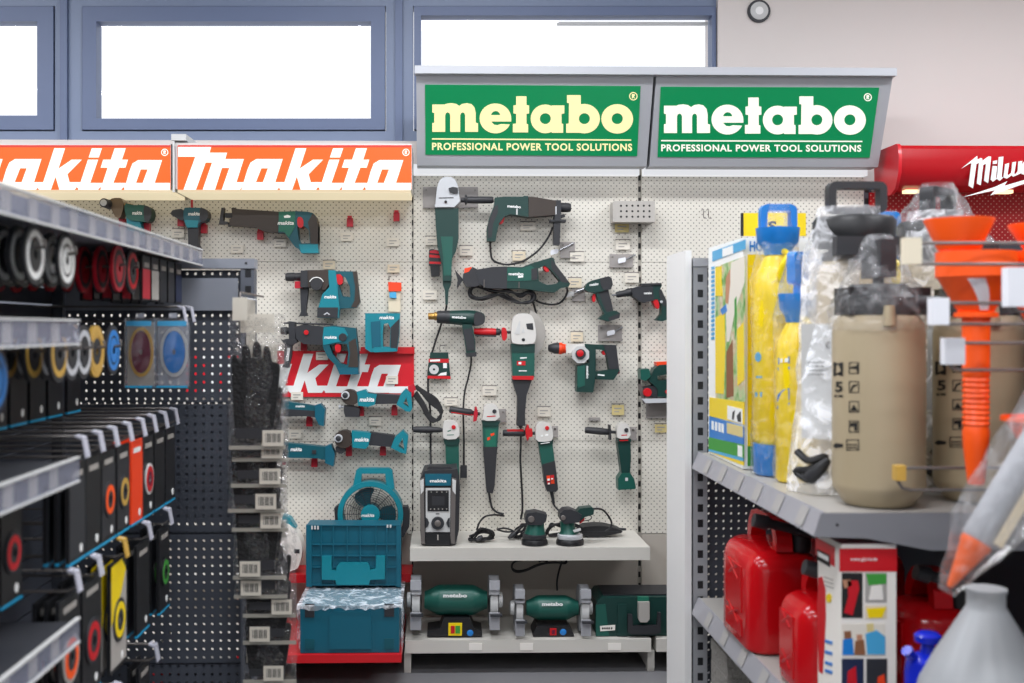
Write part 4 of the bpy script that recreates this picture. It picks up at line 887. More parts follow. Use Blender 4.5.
T.rod('handle_shaft', 'soft_black', c(765,214)[0], c(812,216)[0], 1.5, seg=12); T.prof('handle_flange', 'soft_black', c(758,165,768,165,772,260,762,265), -.03, .02, bev=.003); T.profs('groove', 'red', [[c(835,228,872,224,872,230,835,234)], [c(825,262,880,260,880,266,825,268)]], -.0428, -.0355)
plate(629.5, 427, 636.5, 440, 'narrow grey plate right of the rightmost small grinder')
# ------------------------------------------------------------------ small things on the board
T = Thing('bit_holder', 'grey metal box with three rows of round holes across two pegboards', 'holder box', (634, 222), Y=4.94)
def bit_box():
    a, b = P(614.5, 222, 4.90), P(655, 201, 4.90)
    T.box('box', 'tin', a.x, b.x, 4.90, 4.998, a.z, b.z, bev=.002)
    fr = front(4.8995); T.prof('side_wall', 'tin', rect(613, 202.5, 614.6, 222), 0, .09, bev=.001, pl=front(4.90))
    for j in range(3):
        for i in range(6):
            q = fr.at(621+i*5.7, 205.7+j*5.5); T.lathe('hole', 'black', q, q+Vector((0, .002, 0)), [(0, .0048), (1, .0048)], seg=12)
    bm = None
bit_box()
card(622, 227.8, 'yellow price card right under the metal box with holes', 'card_yellow', 14, 9, False)
plate(560, 242, 575, 258, 'grey plate with white tag on a bit, right of the hammer cable loop'); plate(609.5, 254, 633, 267.5, 'grey plate with white tag under the metal box'); plate(598, 325, 622, 341, 'grey plate with white tag between drill driver and white hammer'); plate(572, 288, 585, 301, 'grey plate with tag beside the drill driver nose'); plate(589, 417.5, 600, 420.5, 'thin grey plate above the handle of the rightmost grinder'); plate(646, 402, 672, 418, 'grey plate below the planer beside the white upright')
def tagged_bit(px, py, ex, ey, label, m='tag_white'):
    T = Thing('tagged_bit', label, 'price tag', (px, py), 'white tags tied to bits', Y=4.975)
    T.prof('tag', m, [(px-4.2,py+.2),(px-3.4,py-2),(px+3.2,py-3.2),(px+4,py-.8),(px+3.2,py+1.4),(px-3.6,py+3)], -.003, .0, bev=.001); T.rod('bit', 'steel', (px+3.5, py-1, .004), (ex, ey, .014), .75, seg=8)
tagged_bit(554.5, 252, 574, 243, 'white tag on a bit right of the hammer cable loop'); tagged_bit(622, 260.5, 636, 254.5, 'white tag on a bit below the metal box'); tagged_bit(611, 333, 623, 327, 'white tag on a bit above the cordless hammer grip'); tagged_bit(570, 294.5, 584, 290.5, 'bluish tag left of the drill driver nose', 'light_grey')
for px, py, w, h, m, lb in ((466,251,13,9,'card','price card right of the large silver-headed grinder body'),(432,241,13,8,'card','price card left of the large silver-headed grinder body'),(528,226.5,15,8,'card','price card under the rotary hammer motor'),(519,256,13,9,'card_warm','price card inside the hammer cable loop'),
    (577,257,14,9,'card','price card right of the hanging white tag at the loop'),(623,245,14,9,'card','price card between metal box and tagged plate'),(632,278,14,9,'card','price card above the corded screwdriver'),(575,283,13,9,'card_warm','faint price card above the drill driver bit'),
    (577,337,12,9,'card_warm','price card above the white-necked hammer'),(430,295,14,9,'card','price card below the striped battery'),(489.5,391,14,9,'card','price card in the middle above the small grinders'),(451,402,13,7,'card','price card between cable coil and heat gun cable'),(544,412,13,9,'card','price card above the red-handled grinder head'),
    (618,410,12,10,'card_yellow','yellow price card above the rightmost small grinder'),(661,422.5+6,12,8,'card_yellow','yellow price card beside the white upright'),(543,412+26-26+40,1,1,'card','') ,(468,422,9,7,'card_warm','')):
    if lb: card(px, py, lb, m, w, h, hanger=py not in (295,))
T = Thing('wire_hook', 'small empty wire hook high on the right pegboard', 'hook', (704, 215), Y=4.99)
for px in (702, 707): T.cable('prong', 'zinc', [(px,210,.008),(px,210,-.03),(px,218,-.03),(px+3,219,-.03)], .0016, n=3)
# ------------------------------------------------------------------ things on the white shelf
ZS = .5145
def zpy(z, Y): return CY+(CH-z)*FPX/Y
c = crop(405, 455, 8); YR = 4.66
T = Thing('jobsite_radio', 'grey and teal cordless radio with dark screen and round dial on the white shelf', 'radio', (439, zpy(ZS, YR)), Y=YR)
bb = (zpy(ZS, YR)-455)*8
T.prof('body', 'soft_black', c(122,200,150,130,200,118,370,118,420,112,440,250,432,600,405,bb,130,bb,122,600), .0, .20, bev=.012)
T.prof('carry_handle', 'soft_black', c(170,132,190,100,360,100,400,130), .03, .12, bev=.01); T.prof('top_front', 'teal_case', c(160,150,372,150,366,242,164,242), -.012, .02, bev=.006)
for q in (c(120,190,156,178,152,330,160,bb-12,128,bb-12,120,340), c(374,178,410,190,404,330,398,bb-12,362,bb-12,368,330)): T.prof('corner_pillar', 'zinc', q, -.014, .03, bev=.006)
for q in (c(122,200,150,186,150,280,126,312), c(378,186,408,200,404,312,380,280)): T.prof('pillar_cap', 'light_grey', q, -.018, -.01, bev=.003)
T.prof('front_panel', 'light_grey', c(166,262,364,262,360,614,166,614), -.008, .01, bev=.004); T.prof('screen', 'black', c(180,280,350,280,350,446,180,446), -.011, -.006, bev=.001); T.prof('display', 'soft_black', c(216,328,316,328,316,400,216,400), -.0122, -.0105, bev=0)
T.profs('button', 'tag_grey', [[c(x,290,x+10,290,x+10,296,x,296)] for x in (205, 250, 290, 328)]+[[c(x,425,x+10,425,x+10,432,x,432)] for x in (200, 230, 262, 295, 328)], -.0122, -.0108)
T.disc('dial', 'charcoal', c(262,540)[0], 6.4, -.022, -.006); T.disc('dial_centre', 'zinc', c(262,540)[0], 3.2, -.026, -.022)
for q in (c(166,498,180,505,194,540,180,572,166,578), c(358,498,344,505,330,540,344,572,358,578)): T.prof('side_key', 'charcoal', q, -.012, -.004, bev=.003)
T.prof('bottom_bumper', 'black', c(172,622,360,622,372,bb,160,bb), -.014, .01, bev=.006); T.profs('bumper_mark', 'tag_grey', [[c(258,632,268,632,268,675,258,675)]], -.0148, -.0138); T.profs('panel_mark', 'charcoal', [[c(246,464,276,464,276,472,246,472)]], -.0088, -.0075)
lt(T, c, 'makita', 200, 190, 332, 216, -.0128)
c = crop(490, 490, 6.83)
def sander(label, cx, Y, pad, m2, ring_m):
    b = zpy(ZS, Y); T = Thing('orbital_sander', label, 'sander', (cx, b), 'green sanders on the white shelf', Y=Y); T.b = b
    T.rod('sanding_pad', 'black', (cx, b), (cx, b-5), [(0, pad), (.6, pad), (1, pad*.93)], seg=32); T.rod('skirt', ring_m, (cx, b-5.2), (cx, b-10.5), [(0, pad*.86), (.2, pad*.9), (.8, pad*.9), (1, pad*.75)], seg=32)
    return T
T = sander('green palm sander with black skirt and black top, left one on the white shelf', 534.5, 4.68, 13.2, 0, 'soft_black'); b = T.b
T.rod('body', 'green', (535, b-10), (536, b-25), [(0, 10.6), (.15, 10), (.5, 8.6), (1, 8.2)], seg=28); T.prof('palm_grip', 'charcoal', c(240,215,236,180,250,150,310,140,385,160,376,205,350,228,255,228), -.04, .045, bev=.014); T.disc('badge', 'zinc', c(276,188)[0], 3.2, -.046, -.038)
T = sander('green palm sander with silver ring, right one on the white shelf', 570, 4.68, 14, 0, 'silver'); b = T.b
T.rod('body', 'green', (568.5, b-10), (567, b-23), [(0, 10.5), (.3, 7.6), (1, 7)], seg=28); T.prof('palm_grip', 'charcoal', c(470,190,472,150,500,126,545,122,590,140,620,160,600,210,500,222), -.04, .045, bev=.014); T.prof('rear_handle', 'green_dark', c(590,140,610,118,690,110,705,125,700,160,640,178,610,205), -.03, .03, bev=.01)
tri(T, c, 605,215,640,180,645,195,612,228, f=-.02, b=.02); T.disc('badge', 'zinc', c(492,178)[0], 2.4, -.046, -.038); T.prof('clip', 'light_grey', c(560,265,610,250,612,262,565,276), -.05, -.03, bev=.002)
T.cable('trigger_cord', 'soft_black', c(640,225,690,215,702,195,680,186,640,200), .002); T.cable('power_cable', 'black_rubber', [(*c(705,128)[0], .0), (*c(770,140)[0], .03), (*c(820,190)[0], .05), (*c(845,240)[0], .06), (*c(838,275)[0], .06), (*c(800,300)[0], .05)], .0042)
T = Thing('dust_bag', 'flat black dust bag lying behind the sanders on the white shelf', 'dust bag', (592, zpy(ZS, 4.87)), Y=4.87)
bz = zpy(ZS, 4.87); T.prof('bag', 'black_rubber', [(578,bz-10),(600,bz-12),(618,bz-8),(622,bz-5),(612,bz-3),(600,bz-.2),(582,bz-.2)], -.05, .05, bev=.02, sm=1); T.rod('spout', 'soft_black', (619, bz-6), (626, bz-6), [(0, 1.6), (1, 1.2)], seg=10); T.profs('seam', 'charcoal', [[[(582,bz-6),(616,bz-6),(616,bz-5.4),(582,bz-5.4)]]], -.0508, -.0495)
def cords(label, pts, Y, n=7, plug=None):
    T = Thing('cable_bundle', label, 'cable', pts[0], 'black cables on the white shelf', Y=Y); b = zpy(ZS+.006, Y)
    bm = bmesh.new()
    for k in range(n):
        q = [(px+R.uniform(-2.2, 2.2), min(b, py+R.uniform(-2, 2))) for px, py in pts]
        add_tube(bm, curve_pts([T.pl.at(*p)+Vector((0, R.uniform(-.03, .03), 0)) for p in q], 4), .0042, 6)
    o = T.put('coil', 'black_rubber', bm)
    if label.startswith('black cable bundle behind'): solo(T, o); return T
    if plug: T.rod('plug', 'soft_black', (*plug[0], -.03), (*plug[1], -.02), [(0, 1.5), (.5, 2.6), (1, 2.2)], seg=12)
    return T
T = cords('black cable bundle beside the radio, tied in a lump', [(472,538),(482,530),(490,531),(492,536),(482,541),(474,544),(470,540)], 4.74, 6, ((476,539),(482,536))); T.cable('lead', 'black_rubber', [(477,532),(480,524),(486,518),(496,516.5),(504,516,.0)], .004)
T = cords('black cable bundle with plug left of the sanders', [(513,540),(516,532),(524,527),(530,526),(524,534),(518,542),(514,544)], 4.80, 6, ((508,537),(515,532))); T.cable('lead', 'black_rubber', [(497,531),(506,530),(514,533),(506,533.5),(498,531.5)], .004)
cords('black cable bundle behind and between the two sanders', [(546,536),(550,526),(560,524),(575,525),(580,530),(565,534),(550,538)], 4.84, 5)
# cable hanging under the shelf
c = crop(500, 560, 5.69)
# bench grinders
def bench(label, cx, cy, x0, x1, rb, yb, base, gl, gr, rw, Y, sw):
    T = Thing('bench_grinder', label, 'bench grinder', ((x0+x1)/2, yb), 'green bench grinders on the bottom shelf', Y=Y)
    w = x1-x0
    T.rod('motor', 'green', (x0, cy), (x1, cy), [(0, rb*.58), (.05, rb*.64), (.2, rb*.95), (.25, rb), (.75, rb), (.8, rb*.95), (.95, rb*.64), (1, rb*.58)], seg=36)
    T.prof('base', 'black', base, -.06, .07, bev=.006)
    for (g0, g1), sx in ((gl, -1), (gr, 1)):
        gm = (g0+g1)/2
        T.rod('grinding_wheel', 'light_grey', (g0+1.2, cy), (g1-1.2, cy), [(0, rw*.8), (.05, rw*.84), (.95, rw*.84), (1, rw*.8)], seg=36)
        A = T.pl.at(g0, cy); B = T.pl.at(g1, cy); bm = bmesh.new(); r = rw/T.s; ri = rw*.9/T.s
        ang = [math.radians(a) for a in range(25, 336-5, 10)]   # shroud open toward the front
        def pt(P0, a, rr): return Vector((P0.x, P0.y-math.cos(a)*rr, P0.z+math.sin(a)*rr))
        for P0, P1 in ((A, A+(B-A)*.12), (B-(B-A)*.12, B)):
            for i in range(len(ang)-1):
                v = [bm.verts.new(pt(Q, a, rr)) for Q in (P0, P1) for a, rr in ((ang[i], 0.012), (ang[i], r), (ang[i+1], r), (ang[i+1], 0.012))]
                for f in ((0,1,2,3), (4,7,6,5), (1,5,6,2)): bm.faces.new([v[k] for k in f])
        for i in range(len(ang)-1):
            v = [bm.verts.new(pt(Q, a, rr)) for Q in (A, B) for a, rr in ((ang[i], ri), (ang[i], r), (ang[i+1], r), (ang[i+1], ri))]
            for f in ((1,5,6,2), (0,3,7,4), (0,1,5,4), (3,2,6,7)): bm.faces.new([v[k] for k in f])
        bmesh.ops.remove_doubles(bm, verts=bm.verts[:], dist=1e-5); T.put('wheel_guard', 'grey_paint', bm)
        T.prof('guard_front', 'grey_paint', rect(g0, cy+rw*.3, g1, cy+rw*.98), -r*.98, -r*.85, bev=.003); T.prof('spark_plate', 'grey_paint', rect(g0, cy-rw*.99, g1, cy-rw*.62), -r*.98, -r*.88, bev=.003)
        e0, e1 = (g0-4.2, g0) if sx < 0 else (g1, g1+4.2)
        T.rod('hub_cover', 'light_grey', (e0, cy), (e1, cy), [(0, rw*.22), (.15, rw*.3), (1, rw*.32)] if sx < 0 else [(0, rw*.32), (.85, rw*.3), (1, rw*.22)], seg=24)
        T.prof('tool_rest', 'charcoal', rect(g0+.5, cy+rw*.32, g1+2, cy+rw*.38), -r*1.25, -r*.9, bev=.002)
    return T
c = crop(400, 540, 5.69); Y1 = 4.695; yb = zpy(.1455, Y1)
d = yb-637.6
T = bench('larger green bench grinder with yellow-framed switch, left one on the bottom shelf', 455, 599.8, 424.5, 487, 15, yb, [(427.5,yb),(427.5,627),(440,625),(444,614),(469,614),(474,625),(481.5,627),(481.5,yb)], (411,421.5), (488.5,498.5), 24.5, Y1, 0)
T.prof('switch_frame', 'yellow', c(275,450,352,450,350,520,275,520), -.066, -.058, bev=.001); T.prof('stop_key', 'red', c(288,464,310,464,310,506,288,506), -.070, -.064, bev=.001); T.prof('start_key', 'leaf_print', c(314,464,340,464,340,506,314,506), -.070, -.064, bev=.001); T.disc('seal', 'blue', c(397,507)[0], 3.2, -.062, -.058); lt(T, c, 'metabo', 245, 286, 380, 306, -.0615, bold=.05) if False else T.text('logo', 'print_white', 'metabo', *c(245,284,380,306)[0], *c(245,284,380,306)[1], -.0645, bold=.05)
c = crop(500, 560, 5.69)
T = bench('smaller green bench grinder with red switch, between the larger one and the green case', 551, 607.6, 526, 578, 12.3, yb, [(532,yb),(532,yb-3),(536,622),(567,622),(572,yb-3),(572.5,yb)], (514,523.2), (578.4,588.2), 23, Y1, 0)
T.prof('switch', 'red', c(275,366,312,366,312,404,275,404), -.066, -.058, bev=.001); T.prof('switch_rocker', 'maroon', c(286,374,303,374,303,396,286,396), -.069, -.064, bev=.001); T.disc('seal', 'blue', c(350,388)[0], 3.2, -.062, -.058); T.text('logo', 'print_white', 'metabo', *c(232,222,350,244)[0], *c(232,222,350,244)[1], -.0535, bold=.05)
def under_cable():
    T = Thing('power_cable', 'black cable loop hanging under the white shelf down to the smaller bench grinder', 'cable', (545, 566), Y=4.83)
    bm = bmesh.new()
    for k in range(2):
        w = c(*[v for p in [(270+k*6,8),(160,-4+k*5),(85,10+k*4),(68,45),(95,70-k*4),(150,60),(220,30),(300,14+k*6),(370,20),(376,0),(350,-14),(280,-8),(220,10)] for v in p])
        add_tube(bm, curve_pts([T.pl.at(*p)+Vector((0, .004+.012*k, 0)) for p in w], 5), .0042, 6)
    T.put('loop', 'black_rubber', bm); T.cable('lead', 'black_rubber', c(360,20,345,60,332,120,330,160,331,186), .0042)
under_cable()
YG = 4.64
T = Thing('tool_case', 'dark green tool case with beige latch and black handle, partly behind the white upright', 'tool case', (640, zpy(.1455, YG)), Y=YG)
g = zpy(.1455, YG); a, b = T.pl.at(597, g), T.pl.at(692, 597)
bm = bmesh.new()
pr = [(a.x, .1425), (b.x, .1425), (b.x, b.z-.02), (b.x-.02, b.z), (a.x+.02, b.z), (a.x, b.z-.02)]
A = [bm.verts.new((x, YG, z)) for x, z in pr]; B = [bm.verts.new((x, YG+.22, z)) for x, z in pr]; bm.faces.new(A); bm.faces.new(B[::-1])
for i in range(6): bm.faces.new((A[i], B[i], B[(i+1) % 6], A[(i+1) % 6]))
bev_edges(bm, .012, 3); T.put('shell', 'green_dark', bm)
T.box('lid_ridge', 'charcoal', a.x+.03, b.x-.03, YG+.03, YG+.2, b.z+.0005, b.z+.006, bev=.004)
T.prof('side_panel', 'green', c(545,255,600,250,620,430,545,432), -.003, .004, bev=.002); T.prof('front_ridge', 'green_dark', c(668,250,720,250,720,430,668,430), -.008, .004, bev=.004)
T.prof('handle', 'soft_black', c(722,300,745,300,750,365,885,362,890,290,908,290,908,400,880,412,740,412,722,396), -.03, -.012, bev=.005); T.prof('latch', 'tag_grey', c(780,228,842,228,842,325,828,342,790,342,780,325), -.036, -.005, bev=.004); T.prof('hinge_lug', 'green_hi', c(780,205,842,205,842,230,780,230), -.02, .0, bev=.004)
T.prof('label', 'paper_white', c(568,374,654,368,654,398,570,404), -.0045, -.0025, bev=0); T.text('label_print', 'ink', 'TOOLS', *c(580,378,640,394)[0], *c(580,378,640,394)[1], -.0052, bold=.03) if False else T.profs('label_print', 'ink', [[c(x,382,x+8,381,x+8,392,x,393)] for x in (580, 592, 604, 616, 630)], -.0052, -.0043)
# ------------------------------------------------------------------ right side of the aisle
mat('grey_shelf', 'a29f9a', .45); mat('channel', '97979d', .3); mat('channel_label', 'a3a19f', .4); mat('bracket_grey', '808186', .45)
XF, XB = .835, 1.45
def side(X): return Pl((X, 0, 0), (-1, 0, 0))
# unit closing the aisle end, facing the camera
T = Thing('shelving_bay', 'grey slotted shelving end with white side panel, behind the yellow and blue box', 'shelving', (.849, 3.70, 0))
T.box('upright', 'slot_grey', .826, .872, 3.70, 3.76, 0, 1.60, bev=.002); T.box('top_bar', 'grey_paint', .826, 2.2, 3.695, 3.77, 1.601, 1.628, bev=.003)
T.box('pegboard_panel', 'peg_dark', .874, 2.2, 3.74, 3.75, .1, 1.598, bev=.001); T.box('side_panel', 'white_paint', .799, .82, 3.70, 4.0, 0, 1.653, bev=.003)
T.box('base', 'grey_paint', .874, 2.2, 3.72, 3.99, 0, .1, bev=.002); T.box('bracket_plate', 'light_grey', .876, .94, 3.68, 3.694, 1.45, 1.56, bev=.003)
# gondola with shelves, then hooks nearer the camera
G = Thing('gondola', 'grey shelving gondola with two loaded shelves along the right side of the aisle', 'shelving', (1.1, 2.9, 0))
G.box('back_panel', 'peg_dark', XB, XB+.012, -1.0, 3.66, .1, 1.62, bev=.001); G.box('base_deck', 'shelf_paint', XF, XB, -1.0, 3.62, .08, .12, bev=.003); G.box('plinth', 'dark_grey', XF+.04, XB, -1.0, 3.62, 0, .079, bev=.002)
for y in (2.44, 3.64): G.box('upright', 'grey_paint', XB-.03, XB-.001, y-.015, y+.015, .121, 1.62, bev=.002)
def rshelf(z, y0, y1, near=True):
    G.box('shelf', 'grey_shelf', XF+.006, XB-.032, y0+.004, y1, z-.03, z, bev=.002)
    bm = bmesh.new(); pr = [(XF-.018, z-.05), (XF+.004, z+.002), (XF+.008, z+.002), (XF-.010, z-.052)]   # tilted price channel
    A = [bm.verts.new((x, y0, q)) for x, q in pr]; B = [bm.verts.new((x, y1, q)) for x, q in pr]; bm.faces.new(A); bm.faces.new(B[::-1])
    for i in range(4): bm.faces.new((A[i], B[i], B[(i+1) % 4], A[(i+1) % 4]))
    G.put('price_channel', 'channel', bm)
    for k in range(6):
        y = y0+.08+k*(y1-y0-.1)/6; bm = bmesh.new()
        a = Vector((XF-.0165, 0, z-.044)); b = Vector((XF+.0015, 0, z-.003)); n = Vector((-.0012, 0, .0006))
        v = [bm.verts.new(q+n+Vector((0, yy, 0))) for q, yy in ((a, y), (b, y), (b, y+.055), (a, y+.055))]; bm.faces.new(v); G.put('price_label', 'channel_label', bm)
    bm = bmesh.new(); pr = [(XF-.018, z-.052), (XF-.002, z-.001), (XB-.032, z-.001), (XB-.032, z-.085), (XF+.24, z-.083), (XF+.10, z-.056)]   # end bracket
    A = [bm.verts.new((x, y0-.004, q)) for x, q in pr]; B = [bm.verts.new((x, y0-.0005, q)) for x, q in pr]; bm.faces.new(A); bm.faces.new(B[::-1])
    for i in range(len(pr)): bm.faces.new((A[i], B[i], B[(i+1) % len(pr)], A[(i+1) % len(pr)]))
    G.put('end_bracket', 'bracket_grey', bm)
    q = Vector((XF+.034, y0-.0045, z-.026)); G.lathe('bracket_hole', 'black', q, q+Vector((0, .001, 0)), [(0, .0035), (1, .0035)], seg=10)
rshelf(.995, 2.48, 3.685); rshelf(.523, 2.40, 3.685)
G.box('shelf', 'shelf_paint', XF+.006, XB-.032, 1.32, 2.38, .493, .523, bev=.002)
# ---- box with garden picture
def wbox_thing(name, label, cat, m, x0, x1, y0, y1, z0, z1, bev=.003):
    T = Thing(name, label, cat, (x0, y0, z0)); T.box('carton', m, x0, x1, y0, y1, z0, z1, bev=bev); T.Y = y0; T.s = FPX/y0; return T
bx, by0, by1 = .865, 3.235, 3.655
T = wbox_thing('product_box', 'tall yellow, blue and green garden product box at the far end of the shelf', 'box', 'print_white', bx, bx+.2, by0, by1, .9975, 1.658)
a, b = side(bx), front(by0); cA, cB = crop(690, 190, 4.55), crop(690, 330, 4.017)
def pr(nm, mt, pts, pl=a, d=-.0012): T.profs(nm, mt, [[pts]], d, -.0003, pl=pl)
T.profs('printed_picture', 'garden_print', [[[(715.5, 267), (745.4, 256), (745.4, 402), (715.5, 398)]]], -.0008, -.0002, pl=a)
pr('header_band', 'sky_print', cA(103,280,254,225,254,268,103,326)); T.profs('header_label', 'print_white', [[cA(150,268,198,252,198,290,150,305)]], -.002, -.001, pl=a)
T.profs('dotted_edge', 'sky_print', [[cA(99,y,112,y-3,112,y+9,99,y+12)] for y in range(350, 680, 20)], -.0016, -.0004, pl=a)
for q in ([(715.8,268),(722,266),(722,280),(723,296),(715.8,296)], [(715.8,318),(725,312),(725.5,350),(724,394),(716,393)], [(737.5,330),(744,322),(744.5,380),(738,386)]): T.profs('picture_yellow', 'yellow', [[q]], -.0018, -.0006, pl=a)
T.profs('picture_brown', 'brown_box', [[[(727,352),(733,340),(734,396),(727,398)]]], -.002, -.0006, pl=a); T.profs('picture_light', 'leaf_print', [[[(735,300),(737,296),(737,330),(735.5,340)]]], -.002, -.0006, pl=a)
T.profs('picture_figure', 'skin_print', [[cA(165,400,185,360,186,420,176,520,164,510)]], -.0018, -.0006, pl=a); T.profs('picture_pale', 'card', [[cA(190,330,250,300,250,420,205,560,180,690,170,690,165,560)]], -.0014, -.0004, pl=a); T.profs('picture_blue', 'blue', [[cA(140,545,165,520,172,550,150,570)]], -.002, -.0006, pl=a)
pr('lower_yellow', 'yellow', cB(80,270,220,290,220,380,80,345), d=-.0022); pr('blue_band', 'blue', cB(80,345,218,388,218,460,80,432), d=-.0024); pr('green_band', 'leaf_print', cB(78,430,218,462,218,520,78,484), d=-.0026); pr('bottom_yellow', 'yellow', cB(78,486,218,522,218,544,78,489), d=-.0026); pr('blue_line', 'sky_print', cB(78,478,218,514,218,528,78,488), d=-.0029)
T.profs('inset_picture', 'print_white', [[cB(154,303,214,318,214,378,154,358)]], -.003, -.001, pl=a); T.profs('inset_tools', 'charcoal', [[cB(175,330,185,322,180,362,172,358)], [cB(192,345,208,325,210,370,196,368)]], -.0034, -.0012, pl=a); T.profs('inset_label', 'card_yellow', [[cB(152,372,216,388,216,432,152,414)]], -.003, -.001, pl=a)
T.text('lettering', 'print_white', 'HT·K', *cB(88,362,138,408)[0], *cB(88,362,138,408)[1], -.0032, pl=a, rot=(2.5, 0)) if False else T.profs('lettering', 'print_white', [[cB(x,y,x+9,y+3,x+9,y+38,x,y+35)] for x, y in ((90, 364), (104, 368), (118, 372), (130, 376))], -.0032, -.001, pl=a); T.profs('barcode', 'print_white', [[cB(196,462,214,466,214,512,196,506)]], -.0034, -.001, pl=a)
T.profs('front_yellow', 'yellow', [[[(747.5, 254.5), (805, 254.5), (805, 447), (747.5, 447)]]], -.0012, -.0003, pl=b); T.profs('front_green', 'leaf_print', [[[(747.5, 446), (805, 446), (805, 466), (747.5, 466)]]], -.0014, -.0003, pl=b)
T.text('lettering', 'blue', 'HO', 749.5, 241, 762.5, 251.5, -.0015, pl=b, bold=.03); T.profs('ruler_marks', 'card_yellow', [[rect(749, y, 752, y+.8)] for y in range(266, 440, 14)], -.0016, -.001, pl=b)
# ---- yellow shelf sign beyond
T = Thing('shelf_sign', 'small yellow sign with black letter S above the far shelving end', 'sign', (1.02, 3.735, 1.63)); T.Y = 3.73; T.s = FPX/3.73
pl = front(3.73); T.prof('plate', 'yellow', rect(743.5, 213, 806, 236), 0, .006, bev=.001, pl=pl); T.prof('black_edge', 'ink', rect(741.5, 213, 743.4, 236), -.002, .012, bev=.001, pl=pl); T.text('lettering', 'ink', 'S', 768, 221, 776.5, 231.5, -.001, pl=pl, bold=.04)
q = pl.at(775, 236); T.box('foot_post', 'grey_paint', q.x-.01, q.x+.01, 3.732, 3.742, 1.629, q.z+.01, bev=.001)
# ---- pressure sprayers
def bag(T, cx, cy, z0, z1, rf, m='film', seg=30, rows=14, jit=.006, off=(0, 0), offz=1.0, sy=1.0):
    bm = bmesh.new(); rg = []
    for j in range(rows+1):
        t = j/rows; z = z0+(z1-z0)*t; r = rf(t); ring = []
        k = max(0, 1-t*offz)
        for i in range(seg):
            a = 2*math.pi*i/seg; rr = r+R.uniform(-jit, jit)*(.3 if j == 0 else 1)+.004*math.sin(a*5+t*9)
            ring.append(bm.verts.new((cx+off[0]*k+rr*math.cos(a), cy+off[1]*k+rr*sy*math.sin(a), z+(R.uniform(-jit, jit) if 0 < j < rows else 0))))
        rg.append(ring)
    for j in range(rows):
        for i in range(seg): bm.faces.new((rg[j][i], rg[j][(i+1) % seg], rg[j+1][(i+1) % seg], rg[j+1][i]))
    return T.put('plastic_bag', m, bm, ang=3.2)
def loop_handle(T, mt, cx, cy, z0, z1, w, th, dep, part='pump_handle', rot=0):
    """closed carry-handle loop in the x-z plane (rot turns it about the vertical)"""
    bm = bmesh.new()
    k = min(w, z1-z0); o = rrect(-w/2, z0, w/2, z1, k*.22); i = rrect(-w/2+th, z0+th*.8, w/2-th, z1-th, max(.002, k*.22-th*.7))
    cr, sr = math.cos(rot), math.sin(rot)
    add_prism(bm, [o, i], lambda x, z, d: Vector((cx+x*cr-d*sr, cy+x*sr+d*cr, z)), -dep/2, dep/2); bev_edges(bm, dep*.25)
    return T.put(part, mt, bm)
Z1 = .9975
def slim(label, cx, cy, r, zc, zt, body, base, hw, rot=0, group=None):
    T = Thing('pressure_sprayer', label, 'sprayer', (cx, cy, Z1), 'yellow and blue pressure sprayers on the shelf')
    h = zc-Z1
    if base: T.lathe('base_cup', 'blue', (cx, cy, Z1), (cx, cy, Z1+.085), [(0, r*.9), (.08, r*.98), (1, r)])
    T.lathe('tank', body, (cx, cy, Z1+(.086 if base else 0)), (cx, cy, zc), [(0, r*.9), (.02, r), (.78, r), (.88, r*.92), (.95, r*.7), (1, r*.5)])
    T.lathe('collar', 'blue', (cx, cy, zc), (cx, cy, zc+.075), [(0, r*.55), (.2, r*.6), (.5, r*.85), (1, r*.9)]); T.lathe('pump_rod', 'blue', (cx, cy, zc+.075), (cx, cy, zt-.06), [(0, r*.22), (1, r*.2)], seg=12)
    loop_handle(T, 'blue', cx, cy, zt-.085, zt, hw, .018, .03, rot=rot)
    T.prof('outlet_hook', 'yellow', [(0, 0)]*3, 0, 0) if False else T.tube('outlet', 'yellow', [(cx-r*.2, cy-r*.9, zc-.07), (cx-r*.1, cy-r*1.05, zc-.03), (cx+r*.15, cy-r*.95, zc-.005), (cx+r*.1, cy-r*.5, zc+.01)], .009, smooth=5)
    bag(T, cx, cy, Z1+.001, zt+.004, lambda t: (r+.004) if t < .72 else (r+.004)*(1-(t-.72)*2.1), jit=.003)
    return T
T = slim('tall yellow sprayer with blue base and loop handle, in film beside the garden box', .93, 3.12, .066, 1.60, 1.74, 'yellow', True, .10)
pl = Cyl(.93, 3.12, .066); T.profs('blue_print', 'sky_print', [[ell(758, 357, 3.2, 5, 14)], [rect(756, 376, 762, 378)], [rect(755, 392, 762, 397)]], -.001, 0, pl=pl)
T2 = slim('shorter yellow sprayer with blue collar in clear film, in front of the tall yellow one', .94, 2.975, .056, 1.415, 1.60, 'yellow', False, .05, rot=.5)
pl = Cyl(.94, 2.975, .056); cq = crop(690, 330, 4.017); T2.profs('blue_print', 'blue', [[cq(354,112,400,106,400,134,354,138)], [cq(352,150,400,146,400,158,352,162)], [cq(350,262,372,240,400,234,400,280,350,290)], [cq(350,305,400,290,400,300,350,318)]], -.001, 0, pl=pl); T2.profs('white_print', 'print_white', [[cq(362,116,372,115,372,130,362,131)], [cq(380,114,396,112,396,128,380,130)]], -.0015, 0, pl=pl)
c_ = slim('sprayer with blue handle at the back, between the two black-handled sprayers', 1.25, 3.17, .058, 1.58, 1.725, 'yellow', True, .075)
